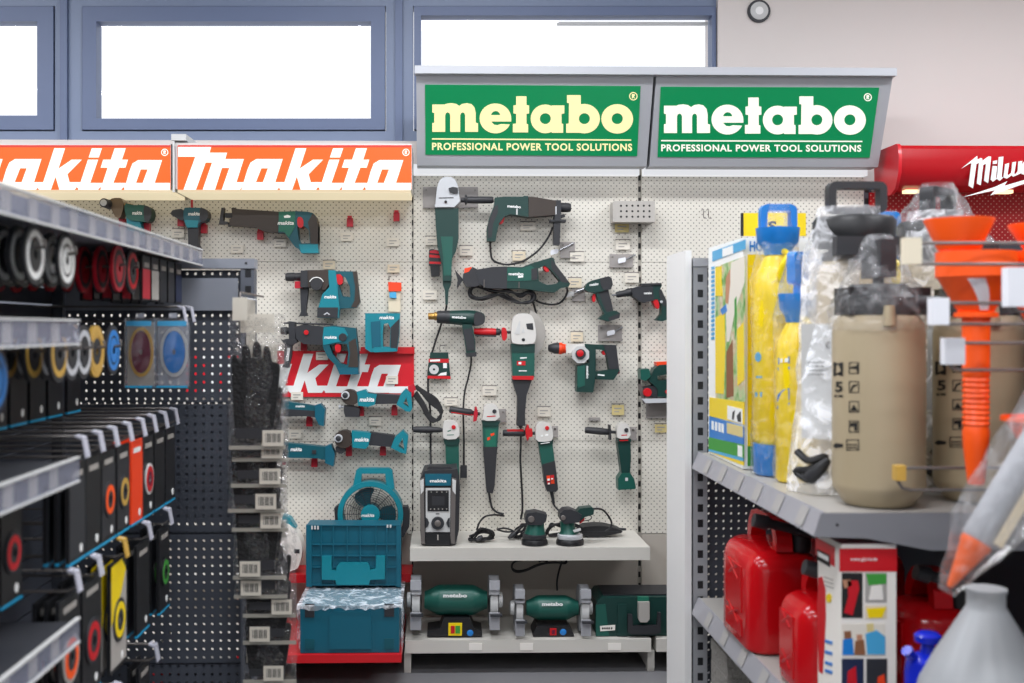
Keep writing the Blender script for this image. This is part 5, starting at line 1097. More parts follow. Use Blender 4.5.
def sprayer(label, cx, cy, r, zs, zn, zh, group, big):
    T = Thing('pressure_sprayer', label, 'sprayer', (cx, cy, Z1), group); H = zs-Z1
    T.lathe('tank', 'beige_tank', (cx, cy, Z1), (cx, cy, zs+.02), [(0, r*.70), (.012, r*.76), (.05, r*.88), (.085, r*.985), (.11, r), (.88, r), (.93, r*.97), (.97, r*.86), (1, r*.6)], seg=40)
    T.lathe('neck_ring', 'black', (cx, cy, zs+.004), (cx, cy, zn), [(0, r*.7), (.1, r*.86), (.6, r*.86), (.75, r*.7), (1, r*.62)], seg=32)
    return T
# large black-topped sprayer in thick film
cx, cy, r = 1.03, 2.815, .09
T = sprayer('large beige sprayer with wide black top and rectangular handle, wrapped in thick milky film', cx, cy, r, 1.56, 1.60, 1.76, 'beige pressure sprayers on the shelf', True)
T.lathe('pump_head', 'black', (cx, cy, 1.60), (cx, cy, 1.675), [(0, .092), (.1, .098), (.85, .1), (1, .092)], seg=32); T.box('head_band', 'soft_black', cx-.08, cx+.085, cy-.107, cy-.075, 1.575, 1.62, bev=.008); T.lathe('pump_rod', 'charcoal', (cx, cy, 1.675), (cx, cy, 1.70), [(0, .012), (1, .012)], seg=12)
loop_handle(T, 'soft_black', cx+.005, cy, 1.685, 1.763, .145, .018, .035)
bm = bmesh.new(); pl = side(.9); g = []   # leaflet tucked inside the film on the aisle side
for j in range(8):
    z = 1.13+.28*j/7; g.append([bm.verts.new((.886+.06*math.sin(i/7*1.5), 2.79-.05*i/7-.012, z)) for i in range(8)])
for j in range(7):
    for i in range(7): bm.faces.new((g[j][i], g[j][i+1], g[j+1][i+1], g[j+1][i]))
T.put('leaflet', 'light_grey', bm)
T.profs('leaflet_print', 'charcoal', [[ell(829.5, 345, 3.6, 3.6, 16), ell(829.5, 345, 2.4, 2.4, 16)]]+[[rect(808, y, 838, y+.7)] for y in (362, 366, 370, 374)], -.001, 0, pl=front(2.738))
T.tube('spray_hose', 'black', [(.87, 2.76, 1.10), (.89, 2.735, 1.08), (.93, 2.73, 1.09), (.90, 2.735, 1.06), (.87, 2.77, 1.05), (.90, 2.74, 1.03), (.935, 2.735, 1.05)], .009, smooth=5)
T.lathe('spray_nozzle', 'soft_black', (.895, 2.75, 1.035), (.935, 2.725, 1.085), [(0, .018), (.3, .022), (.7, .016), (1, .009)], seg=14)
bag(T, cx, cy, Z1+.001, 1.70, lambda t: .095 if t < .85 else .095*(1-(t-.85)*1.6), 'film_thick', off=(-.072, -.015), jit=.004, offz=.75, sy=.86)
# front sprayer with pictograms
cx, cy, r = 1.005, 2.592, .102
T4 = sprayer('beige sprayer with black pictograms and figure 5 at the front of the shelf', cx, cy, r, 1.42, 1.50, 1.59, 'beige pressure sprayers on the shelf', False)
T4.box('pump_head', 'black', cx-.085, cx+.10, cy-.05, cy+.05, 1.43, 1.492, bev=.012, seg=3); T4.lathe('valve', 'beige_tank', (cx-.012, cy-.094, 1.405), (cx-.012, cy-.094, 1.45), [(0, .016), (.5, .014), (1, .011)], seg=16)
T4.box('pump_handle', 'soft_black', cx-.018, cx+.018, cy-.06, cy+.06, 1.515, 1.60, bev=.014, seg=3); T4.lathe('pump_rod', 'charcoal', (cx, cy, 1.492), (cx, cy, 1.52), [(0, .013), (1, .013)], seg=12); T4.lathe('outlet', 'soft_black', (cx+.06, cy-.05, 1.455), (cx+.135, cy-.06, 1.45), [(0, .02), (.7, .02), (1, .013)], seg=16)
pl = Cyl(cx, cy, r); cq = crop(780, 330, 3.417)
def frame_(x0, y0, x1, y1, t=3): return [cq(x0,y0,x1,y0,x1,y1,x0,y1), cq(x0+t,y0+t,x1-t,y0+t,x1-t,y1-t,x0+t,y1-t)]
ic = [frame_(235,110,270,150), [cq(240,126,262,122,262,116,267,116,267,146,262,146,262,134,240,132)], frame_(235,175,270,215), [cq(240,210,246,190,262,184,264,190,250,196,246,210)], frame_(235,243,270,282), [cq(240,276,252,254,266,276)], frame_(235,310,270,350), [cq(240,318,264,316,264,344,254,344,254,330,240,330)], frame_(226,374,270,412), [cq(232,390,264,390,264,394,232,394)], [cq(232,400,264,400,264,404,232,404)]]
for q_ in (ic[0:2], ic[2:4], ic[4:6], ic[6:8], ic[8:]): T4.profs('pictogram_print', 'ink', q_, -.0012, 0, pl=pl)
T4.text('lettering', 'ink', '5', *cq(188,176,214,212)[0], *cq(188,176,214,212)[1], -.0012, pl=pl, bold=.03); T4.each('pictogram_print', 'ink', [[cq(182,110,215,110,215,158,182,158), cq(190,120,200,118,208,140,190,150)], [cq(186,222,214,222,214,230,186,230)], [cq(180,396,190,386,215,390,215,400,190,404)]], -.0012, 0, pl=pl)
bag(T4, cx, cy, 1.395, 1.615, lambda t: (r+.004)*(1 if t < .25 else 1-(t-.25)*1.05), 'film', jit=.007, off=(0, 0))
r5 = copy_tree(T4.root); r5.location = T4.loc+Vector((.262, .06, 0)); r5['label'] = 'beige sprayer with black pictograms behind the orange funnel spout'
# black handle sprayer at the back right
r6 = copy_tree([o for o in bpy.data.objects if o.get('label', '').startswith('large beige sprayer')][0]); r6.location = Vector((1.29, 2.93, Z1)); r6.rotation_euler.z = .75; r6['label'] = 'beige sprayer with black handle in film, rising behind the upper orange funnel'
T6 = Thing.__new__(Thing); T6.root = r6; T6.loc = Vector(r6.location); bag(T6, T6.loc.x, T6.loc.y, 1.60, 1.775, lambda t: .115*(1-t)+.035, 'film', seg=24, rows=8, jit=.006)
# ---- lower shelf: fuel cans, carton, stack
def jerry(label, x0, y0, wx, ly, z1, zs, zh):
    T = Thing('fuel_can', label, 'fuel can', (x0, y0, z1), 'red fuel cans on the lower shelf'); x1, y1 = x0+wx, y0+ly
    bm = bmesh.new(); add_box(bm, x0, x1, y0, y1, z1, zs)
    bmesh.ops.bevel(bm, geom=[e for e in bm.edges if abs(e.verts[0].co.z-e.verts[1].co.z) > .05 or e.verts[0].co.z > zs-.01], offset=.055, segments=6, profile=.5, affect='EDGES', clamp_overlap=True)
    bev_edges(bm, .012, 3); T.put('tank', 'red_can', bm)
    for q in ((.35, .80, .65, .66), (.65, .80, .35, .66), (.35, .36, .65, .22), (.65, .36, .35, .22)):
        A = Vector((x0-.001, y0+ly*q[0], z1+(zs-z1)*q[1])); Bq = Vector((x0-.001, y0+ly*q[2], z1+(zs-z1)*q[3])); T.tube('moulded_rib', 'red_can', [A, Bq], .004)
    xm_ = (x0+x1)/2
    bm = bmesh.new()   # moulded handle hoop over the top, running along the can
    h = zh-zs; o = [(y0+.02, zs-.02), (y0+.03, zs+h*.6), (y0+.07, zh), (y1-.07, zh), (y1-.02, zs+h*.4), (y1-.015, zs-.02)]; i = [(y0+.055, zs-.005), (y0+.062, zs+h*.5), (y0+.085, zh-.026), (y1-.09, zh-.026), (y1-.055, zs+h*.2), (y1-.05, zs-.005)]
    add_prism(bm, [chaikin(o, 1), chaikin(i, 1)], lambda y, z, d: Vector((xm_+d, y, z)), -.022, .022); bev_edges(bm, .008); T.put('handle', 'red_can', bm)
    T.lathe('cap', 'black', (xm_+.05, y0+.045, zs-.005), (xm_+.05, y0+.045, zs+.045), [(0, .024), (.2, .027), (.9, .027), (1, .022)], seg=18)
    T.lathe('spout', 'soft_black', (x0+.01, y0+.004, zs+.088), (x1-.01, y0+.004, zs+.045), [(0, .018), (.2, .02), (.25, .013), (1, .012)], seg=14)
    for k, (a, b) in enumerate(((.16, .5), (.62, .8))):
        bm = bmesh.new(); za, zb = z1+(zs-z1)*a if k == 0 else z1+.045, z1+(zs-z1)*(.62 if k == 0 else .18)
        add_box(bm, x0-.003, x0+.01, y0+ly*.25, y1-ly*.25, zs-(zs-z1)*.66 if k == 0 else z1+.03, zs-(zs-z1)*.2 if k == 0 else z1+.075); bev_edges(bm, .004); T.put('moulded_panel', 'red_can', bm)
    return T
ZL = .5255
ja = jerry('large glossy red fuel can standing at the far end of the lower shelf', .826, 3.02, .20, .33, ZL, .80, .885)
jb = jerry('smaller red fuel can between the large one and the red white carton', .85, 2.67, .17, .21, ZL, .748, .828)
jc = copy_tree(jb.root); jc.location = jb.loc+Vector((.24, -.06, 0)); jc['label'] = 'red fuel can in the shade, right of the red white carton'
jd = copy_tree(ja.root); jd.location = ja.loc+Vector((.235, .0, 0)); jd['label'] = 'red fuel can at the back, beside the large glossy one'
x0, x1, y0, y1, z1 = .883, 1.005, 2.49, 2.645, .924
T = wbox_thing('product_box', 'red and white carton with photo prints on its front, on the lower shelf', 'box', 'paper_white', x0, x1, y0, y1, ZL, z1)
a, b = front(y0), side(x0); c7 = crop(780, 500, 3.733)
def pf(nm, mt, q, d=-.001, pl=a): T.profs(nm, mt, [[q]], d, -.0002, pl=pl)
tl, trr = a.at(837, 549), a.at(896.5, 549)
pf('red_band', 'red', rect(839.3, 548.5, 896.8, 571.5)); T.text('lettering', 'print_white', 'www.gloria.de', *c7(262,214,362,230)[0], *c7(262,214,362,230)[1], -.0018, pl=a, bold=.01)
for q, m in ((c7(230,272,308,272,308,440,230,440), 'ink'), (c7(318,272,398,272,398,382,318,382), 'tag_grey'), (c7(318,394,398,394,398,442,318,442), 'card_warm'), (c7(230,462,392,462,392,580,230,580), 'card'), (c7(230,592,312,592,312,700,230,700), 'navy'), (c7(322,592,400,592,400,700,322,700), 'charcoal')): pf('printed_photo', m, q)
for q, m in ((c7(250,300,290,300,295,330,270,430,238,420,255,360), 'red'), (c7(232,298,262,296,268,318,240,330), 'skin_print'), (c7(320,275,396,275,396,312,330,318), 'leaf_print'), (c7(340,320,380,315,385,372,330,372), 'paper_white'), (c7(322,405,396,400,380,438,330,440), 'yellow'),
             (c7(234,520,270,515,275,578,232,578), 'blue'), (c7(238,490,264,488,266,515,240,518), 'brown_box'), (c7(280,525,312,520,318,578,276,578), 'brown_box'), (c7(285,502,306,502,306,522,286,522), 'skin_print'), (c7(318,500,360,485,392,510,392,576,325,576), 'sky_print'), (c7(322,462,348,460,350,490,324,492), 'card_yellow'),
             (c7(252,640,282,620,286,690,250,690), 'red'), (c7(365,660,388,650,392,690,362,690), 'red_orange')): pf('photo_subject', m, q, -.0019)
T.box('top_flap', 'maroon', x0+.001, x1-.001, y0+.001, y1-.001, z1+.0003, z1+.0012, bev=0); pf('red_band', 'red', c7(134,138,205,176,205,250,134,205), pl=b); pf('black_label', 'ink', c7(140,182,188,206,188,250,140,222), -.0019, b); pf('label_print', 'print_white', c7(145,192,184,212,184,230,145,208), -.0026, b); pf('extinguisher_picture', 'red', c7(145,290,158,285,170,330,172,440,166,560,160,650,146,640,140,400), -.0012, b); pf('yellow_dot', 'yellow', ell(*c7(184,366)[0], 2.6, 4.6, 16), -.0018, b)
T.profs('blue_print', 'blue', [[c7(170,y,196,y+8,196,y+20,170,y+12)] for y in (520, 560, 600, 630)], -.0014, -.0003, pl=b); T.profs('small_print', 'tag_grey', [[c7(166,y,200,y+12,200,y+16,166,y+4)] for y in (285, 300, 315)], -.0014, -.0003, pl=b)
T = Thing('paper_sack_stack', 'grey bundle under the lower shelf beside the slotted end', 'bundle', (.9, 3.45, .121))
bm = bmesh.new()
for k in range(9):
    z = .121+.034*k; dx = R.uniform(-.004, .004); add_box(bm, .85+dx, .97+dx, 3.36+dx, 3.56+dx, z, z+.033)
bev_edges(bm, .006); mat('rough_paper', '8b8984', .9, bump=1.0, bscale=90, var=.25); solo(T, T.put('sheets', 'rough_paper', bm))
# ---- hooks, funnels and bottles nearer the camera
def rhook(label, xt, y, zu, zd, tag='tag_white', tw=.036, th=.05, wire=True):
    """double-wire display hook reaching into the aisle from the back panel, price tag at its tip"""
    T = Thing('display_hook', label, 'hook', (XB, y, zu), 'wire hooks on the right gondola')
    T.tube('product_wire', 'zinc', [(XB-.002, y, zd), (xt+.03, y, zd), (xt+.012, y, zd+.004), (xt, y, zd+.022)], .0035); T.tube('tag_wire', 'zinc', [(XB-.002, y, zu), (xt+.03, y, zu), (xt+.01, y, zu-.003)], .0035)
    if tag:
        bm = bmesh.new(); add_box(bm, xt-.006, xt-.003+tw, y-.012, y+.012, zu-th*.85, zu+th*.2); bev_edges(bm, .003); T.put('tag_holder', tag, bm)
    return T
def pz(px, py, y): p = P(px, py, y); return p.x, p.z
x, zu = pz(906, 243, 2.24); rhook('wire hook with cream tag at the upper orange funnel', x, 2.24, zu, pz(917, 264, 2.24)[1], 'cream', .03)
x, zu = pz(946, 343, 2.24); rhook('wire hook with white tag in front of the orange spout', x, 2.24, zu, pz(946, 370, 2.24)[1])
x, zu = pz(933, 303, 2.2); rhook('wire hook with white tag below the cream tag', x, 2.2, zu, pz(933, 324, 2.2)[1], 'tag_white', .03)
x, zu = pz(1008, 275, 2.12); rhook('wire hook with white tag at the right edge, on the orange funnel band', x, 2.12, zu, pz(1008, 312, 2.12)[1], 'tag_white', .04, .07)
x, zu = pz(897, 468, 2.405); rhook('bare double wire hook with folded cream tag in front of the beige tanks', x, 2.405, zu, pz(912, 490, 2.405)[1], 'gold', .018, .03)
def funnel(label, px, y, prof, group='orange funnels on the hooks', sp=None):
    s = FPX/y; c0 = P(px, prof[0][0], y); T = Thing('funnel', label, 'funnel', c0, group)
    bm = bmesh.new(); seg = 36; rg = []
    pts = [(yy, rr) for yy, rr in prof]
    full = [(P(px, yy, y).z, rr/s) for yy, rr in pts]+[(P(px, yy, y).z, max(.002, rr/s-.003)) for yy, rr in pts[::-1]]
    for z, r in full: rg.append([bm.verts.new((c0.x+r*math.cos(2*math.pi*k/seg), y+r*math.sin(2*math.pi*k/seg), z)) for k in range(seg)])
    for j in range(len(rg)):
        for k in range(seg):
            a, b = rg[j], rg[(j+1) % len(rg)]; bm.faces.new((a[k], a[(k+1) % seg], b[(k+1) % seg], b[k]))
    o = T.put('cone', 'orange', bm)
    if 'long ribbed' not in label: solo(T, o)
    return T, c0, s
T, c0, s = funnel('small orange funnel with flared rim, uppermost in front of the red bay', 959, 2.36, [(219, 33.5), (221, 33.5), (250, 20.5), (251, 18)])
co = [(252, 38.5), (277, 38.5), (279, 36), (312, 17), (313, 21), (317, 21), (318, 13.5), (372, 13)]
for k in range(10): co += [(375+5.4*k, 13.4), (377.5+5.4*k, 11.8)]
co += [(432, 13.2), (450, 12), (484, 8)]
T, c0, s = funnel('large orange funnel with long ribbed spout hanging at the right', 986-10, 2.36, co)
T.prof('sticker', 'tag_white', crop(900, 180, 4.266)(180,420,250,428,325,530,300,560,262,548), -.084, -.083, bev=0, pl=front(2.30)) if False else None
bm = bmesh.new(); q = [((252+27+ (33*t)), 36-19*t) for t in (.02, .3, .6, .95)]
g = [[bm.verts.new((c0.x+(rr/s+.0012)*math.cos(a), 2.36+(rr/s+.0012)*math.sin(a), P(976, yy, 2.36).z)) for a in [math.radians(-128+26*i/4+ (8*k)) for i in range(5)]] for k, (yy, rr) in enumerate(q)]
for j in range(3):
    for i in range(4): bm.faces.new((g[j][i], g[j][i+1], g[j+1][i+1], g[j+1][i]))
T.put('sticker', 'tag_white', bm)
funnel('orange funnel cut by the right edge of the photo, level with the small one', 1050, 2.36, [(224, 39), (226, 39), (250, 24), (251, 34), (300, 34), (330, 18), (400, 12)])
funnel('orange funnel with flat rim low at the right edge, behind the clear bag', 1050, 2.25, [(417, 46), (421, 46), (423, 40), (452, 24), (480, 8)])
# white jug, cartridge in bag, blue pump bottle on the nearer lower shelf
def at(px, py, y): return P(px, py, y)
T = Thing('measuring_jug', 'large translucent white conical bottle at the lower right corner', 'bottle', (at(986, 683, 2.12).x, 2.12, .5245)); cx = T.loc.x; s = FPX/2.12
zz = lambda py: at(986, py, 2.12).z
hj = zz(588)-.5245; J = T.lathe('body', 'translucent_white', (cx, 2.12, .5245), (cx, 2.12, zz(588)), [(0, .118), (.03, .125), ((zz(700)-.5245)/hj, 68/s), ((zz(683)-.5245)/hj, 63/s), ((zz(658)-.5245)/hj, 50/s), ((zz(610)-.5245)/hj, 21/s), ((zz(606)-.5245)/hj, 18.5/s), (.97, 18.5/s), (.985, 20/s), (1, 20/s)], seg=40)
solo(T, J)
q = at(975, 681, 2.0); T.prof('front_label', 'light_grey', rect(970, 678, 1000, 720), 0, .001, bev=0, pl=front(2.0)) if False else None
T = Thing('sealant_cartridge', 'grey cartridge with orange cone nozzle pointing down left in a clear bag', 'cartridge', at(975, 540, 2.02)); T.pl = front(2.02); T.Y = 2.02; T.s = FPX/2.02
T.rod('nozzle', 'nozzle_orange', (949, 587), (977, 541), [(0, 2.5), (.08, 4), (.85, 14), (.9, 15.5), (1, 15.5)]); T.rod('tube', 'grey_paint', (977, 541), (1050, 421), [(0, 15), (.02, 17), (1, 17)]); T.prof('tube_label', 'card_warm', [(985,540),(1040,448),(1048,453),(993,545)], -.0335, -.030, bev=0)
bm = bmesh.new(); A, B = T.pl.at(946, 592), T.pl.at(1060, 405); rg = []
d = (B-A); n1 = Vector((0, 1, 0)); n2 = d.cross(n1).normalized()
for j in range(13):
    t = j/12; w = .012+.045*min(1, t*3); rg.append([bm.verts.new(A+d*t+n2*(w*math.cos(a)+R.uniform(-.004, .004))*1.15+n1*(w*.75*math.sin(a)+R.uniform(-.004, .004))) for a in [2*math.pi*k/18 for k in range(18)]])
for j in range(12):
    for k in range(18): bm.faces.new((rg[j][k], rg[j][(k+1) % 18], rg[j+1][(k+1) % 18], rg[j+1][k]))
T.put('plastic_bag', 'film', bm, ang=3.2)
T = Thing('pump_bottle', 'glossy blue pump spray bottle at the bottom edge, left of the white bottle', 'bottle', (at(926, 683, 2.32).x, 2.32, .5245)); cx, s = T.loc.x, FPX/2.32; zz = lambda py: at(926, py, 2.32).z
T.lathe('body', 'blue_deep', (cx, 2.32, .5245), (cx, 2.32, zz(653)), [(0, .038), (.05, .042), (.8, .042), (.93, .038), (1, .02)]); T.lathe('plunger', 'blue_deep', (cx+.004, 2.32, zz(653)), (cx+.004, 2.32, zz(632)), [(0, .016), (.45, .013), (.55, .026), (.85, .027), (1, .018)]); T.tube('spout', 'blue_deep', [(cx-.01, 2.32, zz(668)), (cx-.03, 2.31, zz(656)), (cx-.042, 2.31, zz(650))], .009); T.lathe('spout_tip', 'blue_deep', (cx-.036, 2.31, zz(654)), (cx-.046, 2.305, zz(648)), [(0, .011), (1, .012)], seg=12)
# ------------------------------------------------------------------ left side of the aisle
LX, LB = -.70, -1.13
T = Thing('shelving_bay', 'dark grey perforated shelving end closing the left aisle, behind the glove packs', 'shelving', (-.57, 3.40, 0))
T.box('upright', 'slot_dark', -.592, -.552, 3.40, 3.45, 0, 1.575, bev=.002); T.box('top_bar', 'rail_grey', -1.6, -.550, 3.395, 3.455, 1.577, 1.606, bev=.003)
q = Vector((-.575, 3.3945, 1.592)); T.lathe('bolt_hole', 'black', q, q+Vector((0, .001, 0)), [(0, .004), (1, .004)], seg=10)
zq = [1.576, 1.175, .785, .395, .09]
for i in range(4): T.box('pegboard_panel', 'peg_dark', -1.6, -.594, 3.43, 3.44, zq[i+1]+.003, zq[i]-.003, bev=.001)
for i in (1,): T.box('rear_panel', 'peg_dark', -1.6, -.60, 3.62, 3.63, zq[i+1]+.003, zq[i]-.003, bev=.001)
T.box('cover_plate', 'rail_grey', -1.6, -.60, 3.40, 3.406, 1.452, 1.548, bev=.002); T.box('base', 'dark_grey', -1.6, -.594, 3.40, 3.7, 0, .09, bev=.002); T.box('base_deck', 'dark_grey', -.69, -.552, 2.95, 3.39, 0, .09, bev=.002)
for z in (.39, .78): T.box('cross_bar', 'dark_grey', -1.6, -.594, 3.441, 3.46, z-.012, z+.012, bev=.002)
G = Thing('gondola', 'dark grey shelving gondola with hanging discs along the left side of the aisle', 'shelving', (-1.0, 2.4, 0))
def slat_back():
    bm = bmesh.new()
    for k in range(32): add_box(bm, LB-.015, LB, -1.0, 3.385, .12+k*.05, .12+k*.05+.044)
    bev_edges(bm, .003, 1); return bm
G.put('slatted_back', 'dark_grey', slat_back()); G.box('base_deck', 'dark_grey', LB+.002, LX-.02, -1.0, 3.38, .05, .10, bev=.003)
for y in (2.26, 3.36): G.box('upright', 'dark_grey', LB+.001, LB+.03, y-.015, y+.015, .101, 1.72, bev=.002)
def lshelf(z, y0, y1, th=.03):
    G.box('shelf', 'shelf_dark' if z < 1.5 else 'rail_grey', LB+.032, LX-.012, y0, y1, z-th, z-.004, bev=.003)
    G.box('price_channel', 'clear_rail', LX-.006, LX-.003, y0, y1+.005, z-.042, z+.002, bev=.001); G.box('channel_lip', 'light_grey', LX-.009, LX-.001, y0, y1+.005, z-.045, z-.041, bev=.001); G.box('channel_lip', 'light_grey', LX-.009, LX-.001, y0, y1+.005, z+.001, z+.005, bev=.001)
    n = int((y1-y0)/.115)
    for k in range(n):
        y = y0+.05+k*.115+R.uniform(-.01, .01); G.box('price_label', 'card', LX-.0085, LX-.0068, y, y+.042, z-.038, z-.002, bev=0)
lshelf(1.628, 1.0, 3.385); lshelf(1.412, 1.0, 2.235); lshelf(1.145, 1.0, 2.235); lshelf(.832, 1.0, 2.235)
def lhook(label, y, z, tag='tag_grey2', xt=None, grp='price tag hooks on the left gondola', tw=.028):
    x = xt or LX-.03
    T = Thing('display_hook', label, 'hook', (LB+.004, y, z), grp)
    T.tube('product_wire', 'zinc', [(LB+.003, y, z-.03), (x-.02, y, z-.03), (x-.004, y, z-.022)], .003); T.tube('tag_wire', 'zinc', [(LB+.003, y, z+.012), (x-.005, y, z+.012), (x, y, z+.006)], .003)
    bm = bmesh.new(); pr = [(x-.016, z+.016), (x+.0, z+.012), (x+.008, z-.03), (x+.005, z-.032), (x-.002, z+.006), (x-.016, z+.012)]
    A = [bm.verts.new((a, y-tw/2, b)) for a, b in pr]; B = [bm.verts.new((a, y+tw/2, b)) for a, b in pr]; bm.faces.new(A); bm.faces.new(B[::-1])
    for i in range(6): bm.faces.new((A[i], B[i], B[(i+1) % 6], A[(i+1) % 6]))
    T.put('tag_holder', tag, bm)
mat('tag_grey2', 'b9bac6', .4)
def ydisc(T, part, mt, x, y, z, r, th=.004, hole=0, seg=36):
    """a flat ring facing the aisle"""
    bm = bmesh.new()
    if hole:
        add_prism(bm, [ell(y, z, r, n=seg), ell(y, z, hole, n=seg)], lambda u, v, d: Vector((x-d, u, v)), 0, th)
    else: add_lathe(bm, (x, y, z), (x-th, y, z), [(0, r), (1, r)], seg)
    return T.put(part, mt, bm)
def pack(label, x, y, zt, w=.105, h=.20, face=None, disc=None, dm='gold', inner='charcoal', strip='cyan_strip', group='hanging cutting-disc packs', body='black', r=.04, hd='tag_grey', spot=True):
    """card pack with a cutting disc, hung on a hook; front faces the aisle"""
    T = Thing('disc_pack', label, 'cutting disc pack', (x, y, zt), group)
    bm = bmesh.new(); add_box(bm, x-.008, x, y-w/2, y+w/2, zt-h, zt); bev_edges(bm, .002); T.put('card', body, bm)
    bm = bmesh.new(); add_box(bm, x+.0003, x+.0012, y-w*.3, y+w*.3, zt-.03, zt-.018); T.put('header_print', hd, bm)
    if face: bm = bmesh.new(); add_box(bm, x+.0002, x+.001, y-w*.48, y+w*.48, zt-h*.96, zt-.035); T.put('front_print', face, bm)
    if disc:
        ydisc(T, 'disc', disc, x+.004, y, zt-h*.55, r, .003, r*.3); ydisc(T, 'disc_label', dm, x+.0052, y, zt-h*.55, r*.82, .001, r*.5); ydisc(T, 'disc_centre', inner, x+.0052, y, zt-h*.55, r*.48, .001, r*.22)
    if spot: ydisc(T, 'logo_spot', 'print_white', x+.0014, y+w*.2, zt-h*.9, .009, .001)
    if strip: bm = bmesh.new(); add_box(bm, x-.006, x+.0006, y-w/2, y+w/2, zt-h-.006, zt-h-.0005); T.put('bottom_strip', strip, bm)
    return T
def behind(T, n, label, dx=.022, jit=.003):
    for k in range(1, n+1):
        c = copy_tree(T.root); c.location = T.loc+Vector((-dx*k, R.uniform(-jit, jit), R.uniform(-jit, jit))); c['label'] = label
# row of eight tag hooks with packs
yr = [(2.36, 'first'), (2.47, 'second'), (2.58, 'third'), (2.70, 'fourth'), (2.82, 'fifth'), (2.93, 'sixth'), (3.05, 'seventh'), (3.17, 'eighth')]
look = [dict(disc=None, face='charcoal'), dict(disc=None), dict(disc='charcoal', dm='orange', face='soft_black'), dict(disc='charcoal', dm='gold', face='soft_black'), dict(disc=None, face='red_orange', body='red_orange', hd='print_white'), dict(disc='light_grey', dm='red', inner='maroon'), dict(disc=None, spot=False), dict(disc=None)]
names = ['narrow dark pack with lettering strip', 'plain black pack', 'black pack with orange disc', 'black pack with gold-ringed disc', 'red-orange pack without disc', 'black pack with red and silver disc', 'plain black thin pack', 'plain black pack']
for (y, od), lk, nm in zip(yr, look, names):
    lhook('grey price tag hook, %s from the near end of the upper tag row' % od, y, 1.165)
    T = pack('%s on the %s hook of the upper tag row' % (nm, od), LX-.045, y, 1.125, **lk)
    behind(T, 2 if od != 'eighth' else 1, 'pack stacked behind the front one on the %s hook of the upper tag row' % od)
# lower row
yr2 = [(2.312, 'first'), (2.46, 'second'), (2.66, 'third'), (2.88, 'fourth'), (3.10, 'fifth')]
lk2 = [dict(disc='tag_grey', dm='orange', r=.05, h=.23, w=.13), dict(disc='charcoal', dm='red', r=.05, h=.24, w=.13), dict(disc='charcoal', dm='yellow', face='tag_grey', r=.05, h=.25, w=.13, strip=None), dict(disc=None, h=.22, w=.12), dict(disc='black', dm='leaf_print', inner='black', h=.22, w=.11)]
nm2 = ['large black pack with orange ring disc', 'large black pack with red ring disc', 'grey and yellow pack with yellow-ringed disc', 'tall plain black pack', 'black pack with green ring disc']
for (y, od), lk, nm in zip(yr2, lk2, nm2):
    lhook('grey price tag hook, %s from the near end of the middle tag row' % od, y, .90, tag='gold' if od == 'third' else 'tag_grey2')
    T = pack('%s on the %s hook of the middle tag row' % (nm, od), LX-.045, y, .862, **lk)
    if od == 'third':
        bm = bmesh.new(); x, z = LX-.043, .862; v = [bm.verts.new((x, y+a, z+b)) for a, b in ((-.064, -.005), (.02, -.0), (.055, -.03), (.02, -.075), (-.064, -.14))]; bm.faces.new(v); T.put('yellow_corner', 'yellow', bm)
    behind(T, 2, 'pack stacked behind the front one on the %s hook of the middle tag row' % od)
for y, od in ((2.34, 'first'), (2.62, 'second'), (2.95, 'third')):
    lhook('grey price tag hook, %s from the near end of the bottom tag row' % od, y, .575)
    T = pack('dark pack hanging on the %s hook of the bottom tag row' % od, LX-.06, y, .54, disc='tag_grey', dm='yellow', h=.2); behind(T, 1, 'pack stacked behind the front one on the %s hook of the bottom tag row' % od)
# packs under the nearer shelves
for z, od in ((1.09, 'middle'), (.775, 'lowest')):
    for k, (y, dd) in enumerate(((1.72, None), (1.88, 'silver'), (2.02, None), (2.15, 'red'))):
        T = pack('%s pack hanging under the %s near shelf, %s from the far end' % ('black' if not dd else dd+'-ringed', od, ('fourth', 'third', 'second', 'first')[k]), LX-.10, y, z, disc='charcoal' if dd else None, dm=dd or 'gold', face=None if k % 2 else 'soft_black')
        behind(T, 1, 'pack stacked behind the %s one from the far end, under the %s near shelf' % (('fourth', 'third', 'second', 'first')[k], od), dx=.03)
# loose discs hanging under the top shelf
def disc_thing(label, x, y, z, r, outer, ring, ringm2=None, th=.007, group='discs under the top shelf'):
    T = Thing('cutting_disc', label, 'cutting disc', (x, y, z+r), group)
    ydisc(T, 'disc', outer, x, y, z, r, th, .012); ydisc(T, 'label_ring', ring, x+.0012, y, z, r*.82, .001, r*.6); ydisc(T, 'centre_label', ringm2 or outer, x+.0012, y, z, r*.5, .001, r*.16)
    return T
def wire(label, y, z, xt):
    T = Thing('display_hook', label, 'hook', (LB+.004, y, z), 'plain wire hooks on the left gondola'); solo(T, T.tube('wire', 'zinc', [(LB+.003, y, z), (xt-.03, y, z), (xt, y, z+.018)], .0035, smooth=3))
for (y, nm, n, dm, cm, r) in ((2.13, 'large black disc with white label ring, nearest group under the top shelf', 12, 'print_white', 'soft_black', .056), (2.31, 'large black disc with white square label, second group under the top shelf', 12, 'print_white', 'print_white', .056)):
    T = disc_thing(nm, -.75, y, 1.536, r, 'soft_black', dm, cm)
    behind(T, n, 'black disc in the stack behind the %s white-labelled one' % ('nearest' if y < 2.2 else 'second'), dx=.028, jit=.002); wire('wire hook holding the %s stack of large black discs' % ('nearest' if y < 2.2 else 'second'), y, 1.546, -.735)
